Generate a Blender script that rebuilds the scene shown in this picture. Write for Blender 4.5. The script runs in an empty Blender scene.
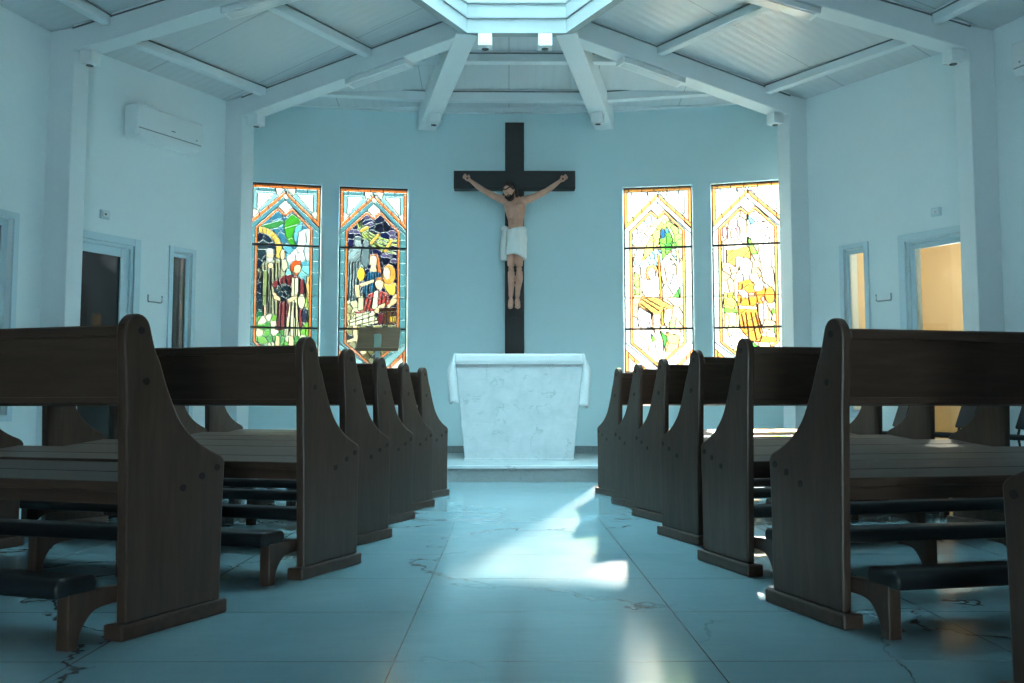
import bpy, bmesh, math, random
import numpy as np
from mathutils import Vector, Matrix
random.seed(7)
SC = bpy.context.scene
COL = SC.collection
PI = math.pi

# ------------------------------------------------------------------ helpers
def link(name, bm, mats, parent=None, bevel=0, seg=2, smooth=False, sub=0, solid=None, loc=None, rz=0):
    bmesh.ops.recalc_face_normals(bm, faces=bm.faces[:])
    me = bpy.data.meshes.new(name)
    bm.to_mesh(me); bm.free()
    o = bpy.data.objects.new(name, me); COL.objects.link(o)
    for m in (mats if isinstance(mats, (list, tuple)) else [mats]):
        me.materials.append(m)
    if smooth:
        me.polygons.foreach_set('use_smooth', [True] * len(me.polygons))
    if solid is not None:
        s = o.modifiers.new('solid', 'SOLIDIFY'); s.thickness = solid[0]; s.offset = solid[1]
    if bevel:
        b = o.modifiers.new('bevel', 'BEVEL'); b.width = bevel; b.segments = seg
        b.limit_method = 'ANGLE'; b.angle_limit = math.radians(40)
    if sub:
        s = o.modifiers.new('sub', 'SUBSURF'); s.levels = sub; s.render_levels = sub
    if parent is not None:
        o.parent = parent
    if loc is not None:
        o.location = loc
    if rz:
        o.rotation_euler = (0, 0, rz)
    return o

def empty(name, loc=(0, 0, 0), rz=0.0):
    o = bpy.data.objects.new(name, None); COL.objects.link(o)
    o.location = loc; o.rotation_euler = (0, 0, rz); o.empty_display_size = .1
    return o

def tag(o, label=None, cat=None, group=None, kind=None):
    if label: o['label'] = label
    if cat: o['category'] = cat
    if group: o['group'] = group
    if kind: o['kind'] = kind
    return o

def box(bm, x, y, z, M=None):
    vs = [bm.verts.new((a, b, c)) for a in x for b in y for c in z]
    for f in ((0, 1, 3, 2), (4, 6, 7, 5), (0, 4, 5, 1), (2, 3, 7, 6), (0, 2, 6, 4), (1, 5, 7, 3)):
        bm.faces.new([vs[i] for i in f])
    if M is not None:
        bmesh.ops.transform(bm, matrix=M, verts=vs)
    return vs

def prism(bm, poly, d0, d1, fn):
    """poly of (a,b); fn(a,b,d) -> xyz"""
    n = len(poly)
    A = [bm.verts.new(fn(a, b, d0)) for a, b in poly]
    B = [bm.verts.new(fn(a, b, d1)) for a, b in poly]
    bm.faces.new(A); bm.faces.new(B[::-1])
    for i in range(n):
        j = (i + 1) % n
        bm.faces.new((A[i], A[j], B[j], B[i]))
    return A + B

def loft(bm, rings, caps=True):
    R = [[bm.verts.new(p) for p in r] for r in rings]
    n = len(R[0])
    for a, b in zip(R, R[1:]):
        for i in range(n):
            j = (i + 1) % n
            bm.faces.new((a[i], a[j], b[j], b[i]))
    if caps:
        bm.faces.new(R[0][::-1]); bm.faces.new(R[-1])
    return R

def tube(bm, pts, r, n=10):
    pts = [Vector(p) for p in pts]
    rings = []
    for i, p in enumerate(pts):
        t = (pts[min(i + 1, len(pts) - 1)] - pts[max(i - 1, 0)]).normalized()
        a = t.cross(Vector((0, 0, 1)))
        if a.length < .05: a = t.cross(Vector((1, 0, 0)))
        a.normalize(); b = t.cross(a)
        rr = r[i] if isinstance(r, (list, tuple)) else r
        rings.append([p + (a * math.cos(k * 2 * PI / n) + b * math.sin(k * 2 * PI / n)) * rr for k in range(n)])
    loft(bm, rings)

def catmull(pts, n=5):
    out = []
    for i in range(len(pts) - 1):
        p0 = Vector(pts[max(i - 1, 0)]); p1 = Vector(pts[i]); p2 = Vector(pts[i + 1]); p3 = Vector(pts[min(i + 2, len(pts) - 1)])
        for k in range(n):
            t = k / n
            out.append(.5 * (2 * p1 + (p2 - p0) * t + (2 * p0 - 5 * p1 + 4 * p2 - p3) * t * t + (3 * p1 - p0 - 3 * p2 + p3) * t ** 3))
    out.append(Vector(pts[-1]))
    return [tuple(p) for p in out]

def ellipsoid(bm, c, r, rot=None, u=20, v=12):
    M = Matrix.Translation(c) @ (rot or Matrix.Identity(4)) @ Matrix.Diagonal((*r, 1))
    bmesh.ops.create_uvsphere(bm, u_segments=u, v_segments=v, radius=1, matrix=M)

class Fr:
    """wall frame: u along the wall from P to Q, w = distance into the room, z up"""
    def __init__(s, P, Q, inward):
        s.P = Vector((P[0], P[1])); d = Vector((Q[0] - P[0], Q[1] - P[1])); s.L = d.length; s.d = d.normalized()
        n = Vector((-s.d.y, s.d.x)); s.n = n if n.dot(Vector(inward)) > 0 else -n
    def p(s, u, w, z):
        q = s.P + s.d * u + s.n * w
        return Vector((q.x, q.y, z))
    def M(s, u=0, w=0, z=0):
        o = s.p(u, w, z)
        return Matrix(((s.d.x, s.n.x, 0, o.x), (s.d.y, s.n.y, 0, o.y), (0, 0, 1, o.z), (0, 0, 0, 1)))

def place(o, M):
    o.matrix_world = M
    return o

# ------------------------------------------------------------------ materials
def srgb(r, g, b):
    f = lambda c: (c / 255 / 12.92) if c / 255 <= .04045 else ((c / 255 + .055) / 1.055) ** 2.4
    return (f(r), f(g), f(b), 1)

class NT:
    def __init__(s, name):
        s.m = bpy.data.materials.new(name); s.m.use_nodes = True
        s.t = s.m.node_tree; s.t.nodes.clear()
        s.out = s.t.nodes.new('ShaderNodeOutputMaterial')
    def n(s, typ, **kw):
        nd = s.t.nodes.new(typ)
        for k, v in kw.items(): setattr(nd, k, v)
        return nd
    def l(s, a, b): s.t.links.new(a, b)
    def val(s, nd, **kw):
        for k, v in kw.items(): nd.inputs[k.replace('_', ' ')].default_value = v
        return nd
    def math(s, op, a, b=None, clamp=False):
        nd = s.n('ShaderNodeMath', operation=op, use_clamp=clamp)
        for i, x in enumerate((a, b)):
            if x is None: continue
            if isinstance(x, (int, float)): nd.inputs[i].default_value = x
            else: s.l(x, nd.inputs[i])
        return nd.outputs[0]
    def mix(s, f, a, b, blend='MIX'):
        nd = s.n('ShaderNodeMix', data_type='RGBA', blend_type=blend)
        for i, x in ((0, f), (6, a), (7, b)):
            if isinstance(x, tuple) and len(x) == 3: x = (*x, 1)
            if isinstance(x, (int, float, tuple)): nd.inputs[i].default_value = x
            else: s.l(x, nd.inputs[i])
        return nd.outputs[2]
    def coords(s, scale=(1, 1, 1), loc=(0, 0, 0), kind='Object'):
        tc = s.n('ShaderNodeTexCoord'); mp = s.n('ShaderNodeMapping')
        mp.inputs['Scale'].default_value = scale; mp.inputs['Location'].default_value = loc
        s.l(tc.outputs[kind], mp.inputs['Vector']); return mp.outputs[0]
    def noise(s, vec, scale, detail=4, rough=.55, dist=0):
        nd = s.n('ShaderNodeTexNoise'); s.val(nd, Scale=scale, Detail=detail, Roughness=rough, Distortion=dist)
        s.l(vec, nd.inputs['Vector']); return nd.outputs['Fac']
    def ramp(s, fac, stops):
        nd = s.n('ShaderNodeValToRGB')
        el = nd.color_ramp.elements
        while len(el) < len(stops): el.new(.5)
        for e, (p, c) in zip(el, stops):
            e.position = p; e.color = c if len(c) == 4 else (*c, 1)
        s.l(fac, nd.inputs[0]); return nd.outputs[0]
    def principled(s, color, rough=.5, spec=.5, bump=None, bstr=.1, bdist=.01, metal=0, coat=0, ior=1.5):
        p = s.n('ShaderNodeBsdfPrincipled')
        for k, x in (('Base Color', color), ('Roughness', rough), ('Specular IOR Level', spec), ('Metallic', metal), ('Coat Weight', coat)):
            if isinstance(x, (int, float, tuple)): p.inputs[k].default_value = x
            else: s.l(x, p.inputs[k])
        p.inputs['Coat Roughness'].default_value = .16; p.inputs['IOR'].default_value = ior
        if bump is not None:
            b = s.n('ShaderNodeBump'); s.val(b, Strength=bstr, Distance=bdist)
            s.l(bump, b.inputs['Height']); s.l(b.outputs[0], p.inputs['Normal'])
        s.l(p.outputs[0], s.out.inputs[0])
        return s.m

def plain(name, col, rough=.5, spec=.4, var=.06, vs=6, bump=.05, metal=0):
    t = NT(name); v = t.coords()
    n = t.noise(v, vs)
    c = t.mix(n, tuple(x * (1 - var) for x in col[:3]) + (1,), tuple(min(1, x * (1 + var)) for x in col[:3]) + (1,))
    return t.principled(c, rough, spec, t.noise(v, 90, 3), bump, .003, metal)

def wood(name, vec, c0, c1, c2, rough=.42):
    t = NT(name); v = t.coords(vec)
    g = t.noise(v, 3.2, 7, .62, .6)
    fine = t.noise(v, 14, 5, .7)
    c = t.ramp(g, ((.25, c0), (.52, c1), (.78, c2)))
    c = t.mix(t.math('MULTIPLY', fine, .55), c, c0, 'MIX')
    oi = t.n('ShaderNodeObjectInfo')
    c = t.mix(t.math('MULTIPLY', oi.outputs['Random'], .25), c, c2)
    return t.principled(c, rough, .4, fine, .12, .004)

W0, W1, W2 = (.022, .0125, .0085), (.052, .031, .0215), (.090, .055, .039)
M_WV = wood('pew_wood_upright', (9, 9, .8), W0, W1, W2)
M_WH = wood('pew_wood_lengthwise', (.8, 9, 9), W0, W1, W2)
M_PLUG = plain('dark_plug', (.008, .006, .005, 1), .6)
M_LEATHER = plain('black_leather', (.008, .010, .012, 1), .42, .35, .2, 20, .25)
M_WALL = plain('wall_paint', (.80, .90, .92, 1), .75, .25, .03, 3, .06)
M_REAR = plain('rear_wall_darkened', (.16, .19, .20, 1), .8, .2)  # unseen rear walls darkened to cut bounce light on the pew backs
M_APSE = plain('apse_wall_paint', (.58, .77, .81, 1), .8, .2, .03, 3, .06)
M_BEAM = plain('white_steel_paint', (.74, .82, .85, 1), .5, .4, .02, 3, .02)
M_FRAME = plain('window_frame_paint', (.60, .76, .82, 1), .5, .4, .02, 3, .02)
M_SHADOW_GAP = plain('shadow_gap_grey', (.16, .19, .20, 1), .7)  # grey that imitates the shaded gap under the ceiling boards
M_CURB = plain('lantern_curb_paint', (.36, .42, .43, 1), .6)
M_WHITE = plain('white_plastic', (.76, .82, .84, 1), .4, .5, .02, 3, .01)
M_GREYP = plain('grey_plastic', (.30, .34, .36, 1), .45)
M_BLACK = plain('black_metal', (.012, .013, .015, 1), .5)
M_BLACKCL = plain('black_cloth', (.012, .015, .02, 1), .8)
M_CROSS = wood('cross_wood', (6, 6, .6), (.006, .008, .010), (.016, .015, .016), (.028, .022, .020), .5)
M_CROSSH = wood('cross_wood_lengthwise', (.6, 6, 6), (.006, .008, .010), (.013, .015, .018), (.022, .022, .024), .5)
M_SKIN = plain('painted_skin', (.60, .31, .22, 1), .45, .45, .28, 16, .1)
M_HAIR = plain('painted_hair', (.025, .015, .012, 1), .55, .3, .3, 40, .3)
M_THORN = plain('thorn_brown', (.05, .03, .02, 1), .7)
M_LOIN = plain('painted_white_cloth', (.82, .82, .80, 1), .6, .3, .05, 12, .1)
M_CLOTH = plain('altar_linen', (.62, .68, .70, 1), .85, .2, .03, 30, .25)
M_STEEL = plain('brushed_steel', (.45, .52, .55, 1), .35, .5, .1, 10, .02, .8)
M_TAN = plain('tan_plaster', (.74, .60, .38, 1), .8, .2, .04, 2, .05)
M_OCHRE = plain('ochre_wood', (.40, .23, .08, 1), .6)
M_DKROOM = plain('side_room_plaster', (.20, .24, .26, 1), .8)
M_DKDOOR = wood('side_door_wood', (5, 5, .8), (.05, .04, .035), (.10, .08, .07), (.14, .11, .10))
M_LECT = wood('lectern_wood', (1, 6, 6), (.06, .033, .015), (.11, .062, .028), (.15, .09, .045))
M_LEAD = plain('lead_came', (.010, .010, .012, 1), .5)
M_LENS = plain('lamp_lens', (.10, .12, .13, 1), .15)

def glass(name, tint, rough=.02, spec=.5, trans=.9):
    t = NT(name)
    tr = t.n('ShaderNodeBsdfTransparent'); tr.inputs[0].default_value = tint
    gl = t.n('ShaderNodeBsdfGlossy'); gl.inputs['Roughness'].default_value = rough
    fr = t.n('ShaderNodeFresnel'); fr.inputs[0].default_value = 1.5
    ms = t.n('ShaderNodeMixShader')
    t.l(fr.outputs[0], ms.inputs[0]); t.l(tr.outputs[0], ms.inputs[1]); t.l(gl.outputs[0], ms.inputs[2])
    t.l(ms.outputs[0], t.out.inputs[0]); return t.m
M_GLASS = glass('clear_glass', (.92, .95, .95, 1))
M_GLASSD = glass('smoked_glass', (.30, .32, .33, 1))
M_SKYGL = glass('lantern_glass', (.80, .88, .89, 1), .05)

def stained(name):
    t = NT(name)
    at = t.n('ShaderNodeAttribute', attribute_name='pane')
    n1 = t.noise(t.coords(), 34, 5, .65)
    c = t.mix(t.math('MULTIPLY', n1, .75), at.outputs['Color'], t.mix(1.0, at.outputs['Color'], (.30, .30, .34, 1), 'MULTIPLY'))
    tl = t.n('ShaderNodeBsdfTranslucent'); tr = t.n('ShaderNodeBsdfTransparent')
    c = t.mix(1.0, c, (.31, .295, .28, 1), 'MULTIPLY')
    t.l(c, tl.inputs[0]); t.l(c, tr.inputs[0])
    m1 = t.n('ShaderNodeMixShader'); m1.inputs[0].default_value = .70
    t.l(tl.outputs[0], m1.inputs[1]); t.l(tr.outputs[0], m1.inputs[2])
    gl = t.n('ShaderNodeBsdfGlossy'); gl.inputs['Roughness'].default_value = .15
    m2 = t.n('ShaderNodeMixShader'); m2.inputs[0].default_value = .03
    t.l(m1.outputs[0], m2.inputs[1]); t.l(gl.outputs[0], m2.inputs[2])
    t.l(m2.outputs[0], t.out.inputs[0]); return t.m
M_STAIN = stained('stained_glass')

def marble(name, base, dark, vein, scale=1.0, slabs=None, rough=.2, blotch=.5, vein_w=.012, spec=.5, coat=0, ior=1.5):
    t = NT(name); v = t.coords()
    cloud = t.noise(v, 1.3 * scale, 6, .6, .8)
    fine = t.noise(t.coords((1, 6, 6)), 2.2 * scale, 7, .7, 1.0)
    c = t.mix(t.math('MULTIPLY', cloud, blotch), base, dark)
    c = t.mix(t.math('MULTIPLY', fine, blotch * .6), c, dark)
    # veins: thin crooked lines where a warped noise crosses one half
    vn = t.noise(t.coords((1, 1, 1), (3.1, 1.7, 0)), .62 * scale, 6, .56, .5)
    d = t.math('ABSOLUTE', t.math('SUBTRACT', vn, .5))
    line = t.math('SUBTRACT', 1.0, t.math('DIVIDE', d, vein_w, True), True)
    msk = t.math('MULTIPLY', t.math('SUBTRACT', t.noise(v, .9 * scale, 2), .46), 9.0, True)
    c = t.mix(t.math('MULTIPLY', line, t.math('MULTIPLY', msk, .8)), c, vein)
    if slabs:
        x0, dx, y0, dy = slabs
        sp = t.n('ShaderNodeSeparateXYZ'); t.l(v, sp.inputs[0])
        def joint(o, a, st, w):
            f = t.math('FRACT', t.math('DIVIDE', t.math('SUBTRACT', o, a - st / 2), st))
            e = t.math('MULTIPLY', t.math('ABSOLUTE', t.math('SUBTRACT', f, .5)), st)
            return t.math('LESS_THAN', e, w)
        j = t.math('MAXIMUM', joint(sp.outputs[0], x0, dx, .0022), joint(sp.outputs[1], y0, dy, .0018))
        c = t.mix(t.math('MULTIPLY', j, .55), c, vein)
    rg = t.math('ADD', rough, t.math('MULTIPLY', t.noise(v, 2.5, 4), .08))
    return t.principled(c, rg, spec, t.noise(v, 6, 3), .02, .004, 0, coat, ior)
M_FLOOR = marble('floor_marble', (.30, .46, .51, 1), (.13, .26, .31, 1), (.03, .06, .075, 1), 1.0, (-.322, .895, 2.59, .607), .13, .90, .006, 1.0, 0, 2.2)
M_ALTAR = marble('altar_marble', (.64, .71, .73, 1), (.28, .35, .38, 1), (.26, .33, .35, 1), 4.5, None, .35, .85, .014)
M_DAIS = marble('dais_marble', (.42, .50, .53, 1), (.32, .40, .43, 1), (.2, .26, .28, 1), 1.4, None, .2, .5)
def granite(name):
    t = NT(name); v = t.coords()
    n = t.noise(v, 150, 3, .7)
    c = t.ramp(n, ((.35, (.12, .15, .16)), (.5, (.19, .23, .24)), (.68, (.28, .33, .34))))
    return t.principled(c, .4, .4)
M_GRAN = granite('grey_granite')

def ceiling_mat():
    t = NT('ceiling_panels')
    uv = t.n('ShaderNodeAttribute', attribute_name='slope_uv')
    sp = t.n('ShaderNodeSeparateXYZ'); t.l(uv.outputs['Vector'], sp.inputs[0])
    f = t.math('FRACT', t.math('DIVIDE', sp.outputs[0], .10))
    groove = t.math('LESS_THAN', f, .08)
    f2 = t.math('FRACT', t.math('DIVIDE', sp.outputs[0], 1.0))
    seam = t.math('LESS_THAN', f2, .008)
    c = t.mix(t.math('MULTIPLY', groove, .10), (.60, .66, .69, 1), (.40, .45, .48, 1))
    c = t.mix(t.math('MULTIPLY', seam, .7), c, (.16, .19, .21, 1))
    h = t.math('MULTIPLY', t.math('SINE', t.math('MULTIPLY', sp.outputs[0], 62.8)), .5)
    return t.principled(c, .28, .6, h, .35, .008)
M_CEIL = ceiling_mat()

# ------------------------------------------------------------------ plan of the chapel
ZW = 4.15                                    # wall head of the side walls
K = {-1: {}, 1: {}}
K[-1]['A'] = ((-3.960, 8.637), (-3.194, 9.969)); K[1]['A'] = ((4.229, 8.505), (3.342, 9.884))
K[-1]['B'] = ((-4.374, 7.535), (-4.219, 8.083)); K[1]['B'] = ((4.547, 7.716), (4.439, 8.009))
FA = {s: Fr(*K[s]['A'], (-s, 0)) for s in (-1, 1)}
FB = {s: Fr(*K[s]['B'], (-s, 0)) for s in (-1, 1)}
K2 = {-1: Vector((-3.195, 9.970)), 1: Vector((3.342, 9.884))}
K1 = {-1: Vector((-4.219, 8.083)), 1: Vector((4.439, 8.009))}
V3 = {-1: Vector((-.415, 8.745)), 1: Vector((.573, 8.745))}
V2 = {-1: Vector((-1.19, 7.29)), 1: Vector((1.355, 7.29))}
V1 = {-1: Vector((-1.62, 5.50)), 1: Vector((1.77, 5.50))}
RC = Vector((.08, 6.6))
def RO(v): return v + (v - RC).normalized() * .06      # where the boards meet the outside of the lantern curb
ZRB, ZR = 4.42, 4.64                         # ring beam soffit and roof at the ring
ARC_R, ARC_X, ARC_Y = 11.0, -.1, 10.69
def arc_y(x): return ARC_Y - ARC_R + math.sqrt(ARC_R ** 2 - (x - ARC_X) ** 2)
C0 = {}
for s in (-1, 1):
    f = FB[s]; u = (6.0 - f.P.y) / f.d.y
    C0[s] = f.p(u, 0, 0)
YR = -4.2                                    # rear wall

def wall_sheet(name, f, u0, u1, z0, z1, openings, mat, thick=.22, mapper=None, extra=()):
    us = sorted(set([u0, u1] + [o[0] for o in openings] + [o[1] for o in openings] + list(extra)))
    zs = sorted(set([z0, z1] + [o[2] for o in openings] + [o[3] for o in openings]))
    bm = bmesh.new(); V = {}
    mp = mapper or (lambda u, z: f.p(u, 0, z))
    mo = (lambda u, z: f.p(u, -thick, z)) if mapper is None else (lambda u, z: mapper(u, z, thick))
    def v(i, j, k):
        if (i, j, k) not in V: V[i, j, k] = bm.verts.new((mp if k == 0 else mo)(us[i], zs[j]))
        return V[i, j, k]
    nu, nz = len(us) - 1, len(zs) - 1
    def solid(i, j):
        if not (0 <= i < nu and 0 <= j < nz): return False
        a, b = (us[i] + us[i + 1]) / 2, (zs[j] + zs[j + 1]) / 2
        return not any(o[0] < a < o[1] and o[2] < b < o[3] for o in openings)
    for i in range(nu):
        for j in range(nz):
            if not solid(i, j): continue
            bm.faces.new((v(i, j, 0), v(i + 1, j, 0), v(i + 1, j + 1, 0), v(i, j + 1, 0)))
            bm.faces.new((v(i, j, 1), v(i, j + 1, 1), v(i + 1, j + 1, 1), v(i + 1, j, 1)))
            for di, dj, e in ((-1, 0, ((0, 0), (0, 1))), (1, 0, ((1, 0), (1, 1))), (0, -1, ((0, 0), (1, 0))), (0, 1, ((0, 1), (1, 1)))):
                if not solid(i + di, j + dj):
                    a, b = [(i + p, j + q) for p, q in e]
                    bm.faces.new((v(*a, 0), v(*b, 0), v(*b, 1), v(*a, 1)))
    return tag(link(name, bm, mat), kind='structure')

# door / window openings as (u0,u1,z0,z1)
DOOR = {-1: (-.47, .385, 0, 2.305), 1: (-.34, .472, 0, 2.345)}
SLIT = {-1: (.855, 1.11, .63, 2.325), 1: (.935, 1.195, .63, 2.36)}
SIDE = {-1: (-.80, .228, .63, 2.33), 1: (-1.15, -.11, .63, 2.33)}
for s, nm in ((-1, 'left'), (1, 'right')):
    fa, fb = FA[s], FB[s]
    ua = (Vector((fa.P.x, fa.P.y)) - Vector(K1[s])).length
    tag(wall_sheet('wall_%s_chancel' % nm, fa, -.62 if s < 0 else -.55, fa.L + .16, 0, 4.3, [DOOR[s], SLIT[s]], M_WALL),
        'pale blue side wall with a door and a slit window, %s of the apse' % nm, 'wall')
    u0 = (C0[s].to_2d() - fb.P).dot(fb.d); u1 = (K1[s] - fb.P).dot(fb.d)
    tag(wall_sheet('wall_%s_nave' % nm, fb, u0, u1 + .02, 0, 4.3, [SIDE[s]], M_WALL), 'pale blue wall running toward the camera on the %s' % nm, 'wall')
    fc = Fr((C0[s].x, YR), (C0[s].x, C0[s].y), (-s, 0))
    tag(wall_sheet('wall_%s_rear' % nm, fc, 0, fc.L, 0, 4.3, [], M_REAR), 'darkened %s wall of the nave behind the camera' % nm, 'wall')
    # short return behind the column to the apse wall
    x1 = fa.p(fa.L + .14, 0, 0); xo = s * 3.42 + (.05 if s > 0 else 0)
    fr = Fr((x1.x, x1.y), (xo, arc_y(xo) + .02), (0, -1))
    tag(wall_sheet('wall_%s_return' % nm, fr, 0, fr.L, 0, 4.3, [], M_WALL, .1), 'narrow return wall behind the %s column' % nm, 'wall')
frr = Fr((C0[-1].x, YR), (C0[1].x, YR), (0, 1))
tag(wall_sheet('wall_rear', frr, 0, frr.L, 0, 4.7, [(frr.L / 2 - .7, frr.L / 2 + .7, 0, 2.2)], M_REAR), 'darkened rear wall with the wide entrance', 'wall')

WINX = {1: -2.61, 2: -1.605, 3: 1.765, 4: 2.775}
WHW, WZ0, WZ1 = .40, 1.10, 3.315
def arc_map(x, z, t=0):
    k = (ARC_R + t) / ARC_R
    return Vector((ARC_X + (x - ARC_X) * k, ARC_Y - ARC_R + (arc_y(x) - ARC_Y + ARC_R) * k, z))
wops = [(WINX[i] - WHW, WINX[i] + WHW, WZ0, WZ1) for i in WINX]
tag(wall_sheet('wall_apse', None, -3.45, 3.5, 0, 4.32, wops, M_APSE, .2, arc_map, [x * .25 for x in range(-13, 14)]),
    'blue grey curved apse wall behind the altar, holding the crucifix', 'wall')

# floor and dais
bm = bmesh.new(); box(bm, (-7.5, 7.5), (YR - .3, 11.4), (-.12, 0))
tag(link('floor', bm, M_FLOOR), 'polished veined marble slab floor of the aisle', 'floor', kind='structure')
bm = bmesh.new()
xs = [x * .25 for x in range(-13, 14)]
poly = [(-3.55, 8.47), (3.6, 8.47)] + [(x, arc_y(x)) for x in reversed(xs)]
clipx = lambda x, y: (max(-3.9 + (y - 8.73) * .575, min(4.05 - (y - 8.75) * .643, x)), y)
poly = [(-3.92, 8.47), (4.12, 8.47), (3.2, 10.1)] + [(x, arc_y(x)) for x in reversed(xs) if abs(x) < 3.2] + [(-3.13, 10.05)]
prism(bm, poly, .125, .155, lambda a, b, d: (a, b, d))
top = link('tread', bm, M_DAIS, bevel=.006)
bm = bmesh.new()
prism(bm, [(-3.9, 8.485), (4.1, 8.485), (4.1, 8.7), (-3.9, 8.7)], 0, .125, lambda a, b, d: (a, b, d))
rs = link('riser', bm, M_GRAN)
d = empty('dais', (0, 8.47, 0)); tag(d, 'marble topped altar step with speckled granite riser', 'step', kind='structure')
for o in (top, rs):
    o.parent = d; o.matrix_parent_inverse = Matrix.Translation((0, -8.47, 0))
bm = bmesh.new()
xs2 = [x * .2 for x in range(-15, 16)]
A = [arc_map(x, 0, -.02) for x in xs2]; B = [arc_map(x, 0, .0) for x in xs2]
prism(bm, [(p.x, p.y) for p in A] + [(p.x, p.y) for p in reversed(B)], .155, .24, lambda a, b, d: (a, b, d))
tag(link('baseboard_apse', bm, M_GRAN), 'grey granite skirting along the foot of the apse wall', 'skirting', kind='structure')

# ------------------------------------------------------------------ roof
def zroof_wall(s): return ZW
def slope_panel(bm, pts, along):
    """a ceiling polygon; grooves run up the slope: coordinate 0 is measured along the wall"""
    vs = [bm.verts.new(p) for p in pts]
    f = bm.faces.new(vs)
    lay = bm.loops.layers.float_vector.get('slope_uv') or bm.loops.layers.float_vector.new('slope_uv')
    for lp in f.loops:
        p = lp.vert.co
        lp[lay] = (p.x * along[0] + p.y * along[1], p.z, 0)
    return f
def panel_obj(name, pts, along, label):
    bm = bmesh.new()
    lay = bm.loops.layers.float_vector.new('slope_uv')
    lo = [bm.verts.new(p) for p in pts]; hi = [bm.verts.new((p[0], p[1], p[2] + .08)) for p in pts]
    n = len(pts)
    bm.faces.new(lo); bm.faces.new(hi[::-1])
    for i in range(n):
        j = (i + 1) % n; bm.faces.new((lo[i], lo[j], hi[j], hi[i]))
    for f in bm.faces:
        for lp in f.loops:
            p = lp.vert.co; lp[lay] = (p.x * along[0] + p.y * along[1] + 20, p.z, 0)
    o = link(name, bm, M_CEIL)
    return tag(o, label, 'ceiling', kind='structure')

B3 = {-1: Vector((-.985, arc_y(-.985))), 1: Vector((1.155, arc_y(1.155)))}   # wall ends of the two apse beams
ZAP = 4.29                                                                   # roof at the apse wall
def up(v, z): return (v.x, v.y, z)
for s, nm in ((-1, 'left'), (1, 'right')):
    fa, fb = FA[s], FB[s]
    panel_obj('ceiling_%s_chancel' % nm, [up(K1[s] + (K1[s] - V2[s]) * .1, ZW - .05), up(K2[s] + (K2[s] - V3[s]) * .1, ZW - .05), up(RO(V3[s]), ZR), up(RO(V2[s]), ZR)], fa.d, 'sloping grey ceiling boards over the %s side wall' % nm)
    c0 = C0[s].to_2d()
    panel_obj('ceiling_%s_nave' % nm, [up(c0 + Vector((s * .3, 0)), ZW - .05), up(K1[s] + (K1[s] - V2[s]) * .1, ZW - .05), up(RO(V2[s]), ZR), up(RO(V1[s]), ZR)], fb.d, 'sloping grey ceiling boards nearest the camera on the %s' % nm)
    panel_obj('ceiling_%s_rear' % nm, [(c0.x + s * .3, YR - .2, ZW - .05), (c0.x + s * .3, c0.y, ZW - .05), up(RO(V1[s]), ZR), (V1[s].x, YR - .2, ZR)], (0, 1), 'sloping ceiling boards of the nave behind the camera, %s' % nm)
    xa = [s * x for x in (3.3, 2.9, 2.4, 1.9, 1.4)] + [B3[s].x]
    panel_obj('ceiling_%s_apse' % nm, [up(RO(V3[s]), ZR)] + [(x, arc_y(x) + .02, ZAP if abs(x) < 3 else ZAP - .04) for x in reversed(xa)] + [up(K2[s] + (K2[s] - V3[s]) * .05, ZW)], (1, 0), 'triangular ceiling boards %s of the apse beams' % nm)
xa = [B3[-1].x, -.5, .08, .6, B3[1].x]
panel_obj('ceiling_apse', [up(RO(V3[-1]), ZR)] + [(x, arc_y(x) + .02, ZAP) for x in xa] + [up(RO(V3[1]), ZR)], (1, 0), 'ceiling boards above the crucifix between the two apse beams')
panel_obj('ceiling_rear', [(V1[-1].x, YR - .2, ZR), (V1[1].x, YR - .2, ZR), up(RO(V1[1]), ZR), up(RO(V1[-1]), ZR)], (0, 1), 'flat ceiling boards of the nave behind the camera')

def beam(name, A, zA, B, zB, t0, t1, depth, label, side, strip=None):
    """A,B plan points (bottom level z), beam occupies [t0,t1] across, on the given side vector"""
    bm = bmesh.new()
    vs = []
    for P, z in ((A, zA), (B, zB)):
        for t in (t0, t1):
            q = P + side * t
            vs.append((bm.verts.new((q.x, q.y, z)), bm.verts.new((q.x, q.y, z + depth))))
    a, b, c, d_ = vs
    bm.faces.new((a[0], b[0], b[1], a[1])); bm.faces.new((c[0], c[1], d_[1], d_[0]))
    bm.faces.new((a[0], c[0], d_[0], b[0])); bm.faces.new((a[1], b[1], d_[1], c[1]))
    bm.faces.new((a[0], a[1], c[1], c[0])); bm.faces.new((b[0], d_[0], d_[1], b[1]))
    o = tag(link(name, bm, M_BEAM, bevel=.006, seg=1), label, 'beam', kind='structure')
    if strip:
        h0, h1 = strip; bm = bmesh.new(); q = []
        for P, z in ((A, zA), (B, zB)):
            for t in (t0 - .012, t1 + .012):
                r_ = P + side * t
                q.append((bm.verts.new((r_.x, r_.y, z + h0)), bm.verts.new((r_.x, r_.y, z + h1))))
        a, b, c, d_ = q
        for f in ((a[0], b[0], b[1], a[1]), (c[0], c[1], d_[1], d_[0]), (a[0], c[0], d_[0], b[0]), (a[1], b[1], d_[1], c[1]), (a[0], a[1], c[1], c[0]), (b[0], d_[0], d_[1], b[1])): bm.faces.new(f)
        link('shadow_gap_strip', bm, M_SHADOW_GAP, o)  # dark strip in place of the shadow line where beam meets boards
    return o

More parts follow.
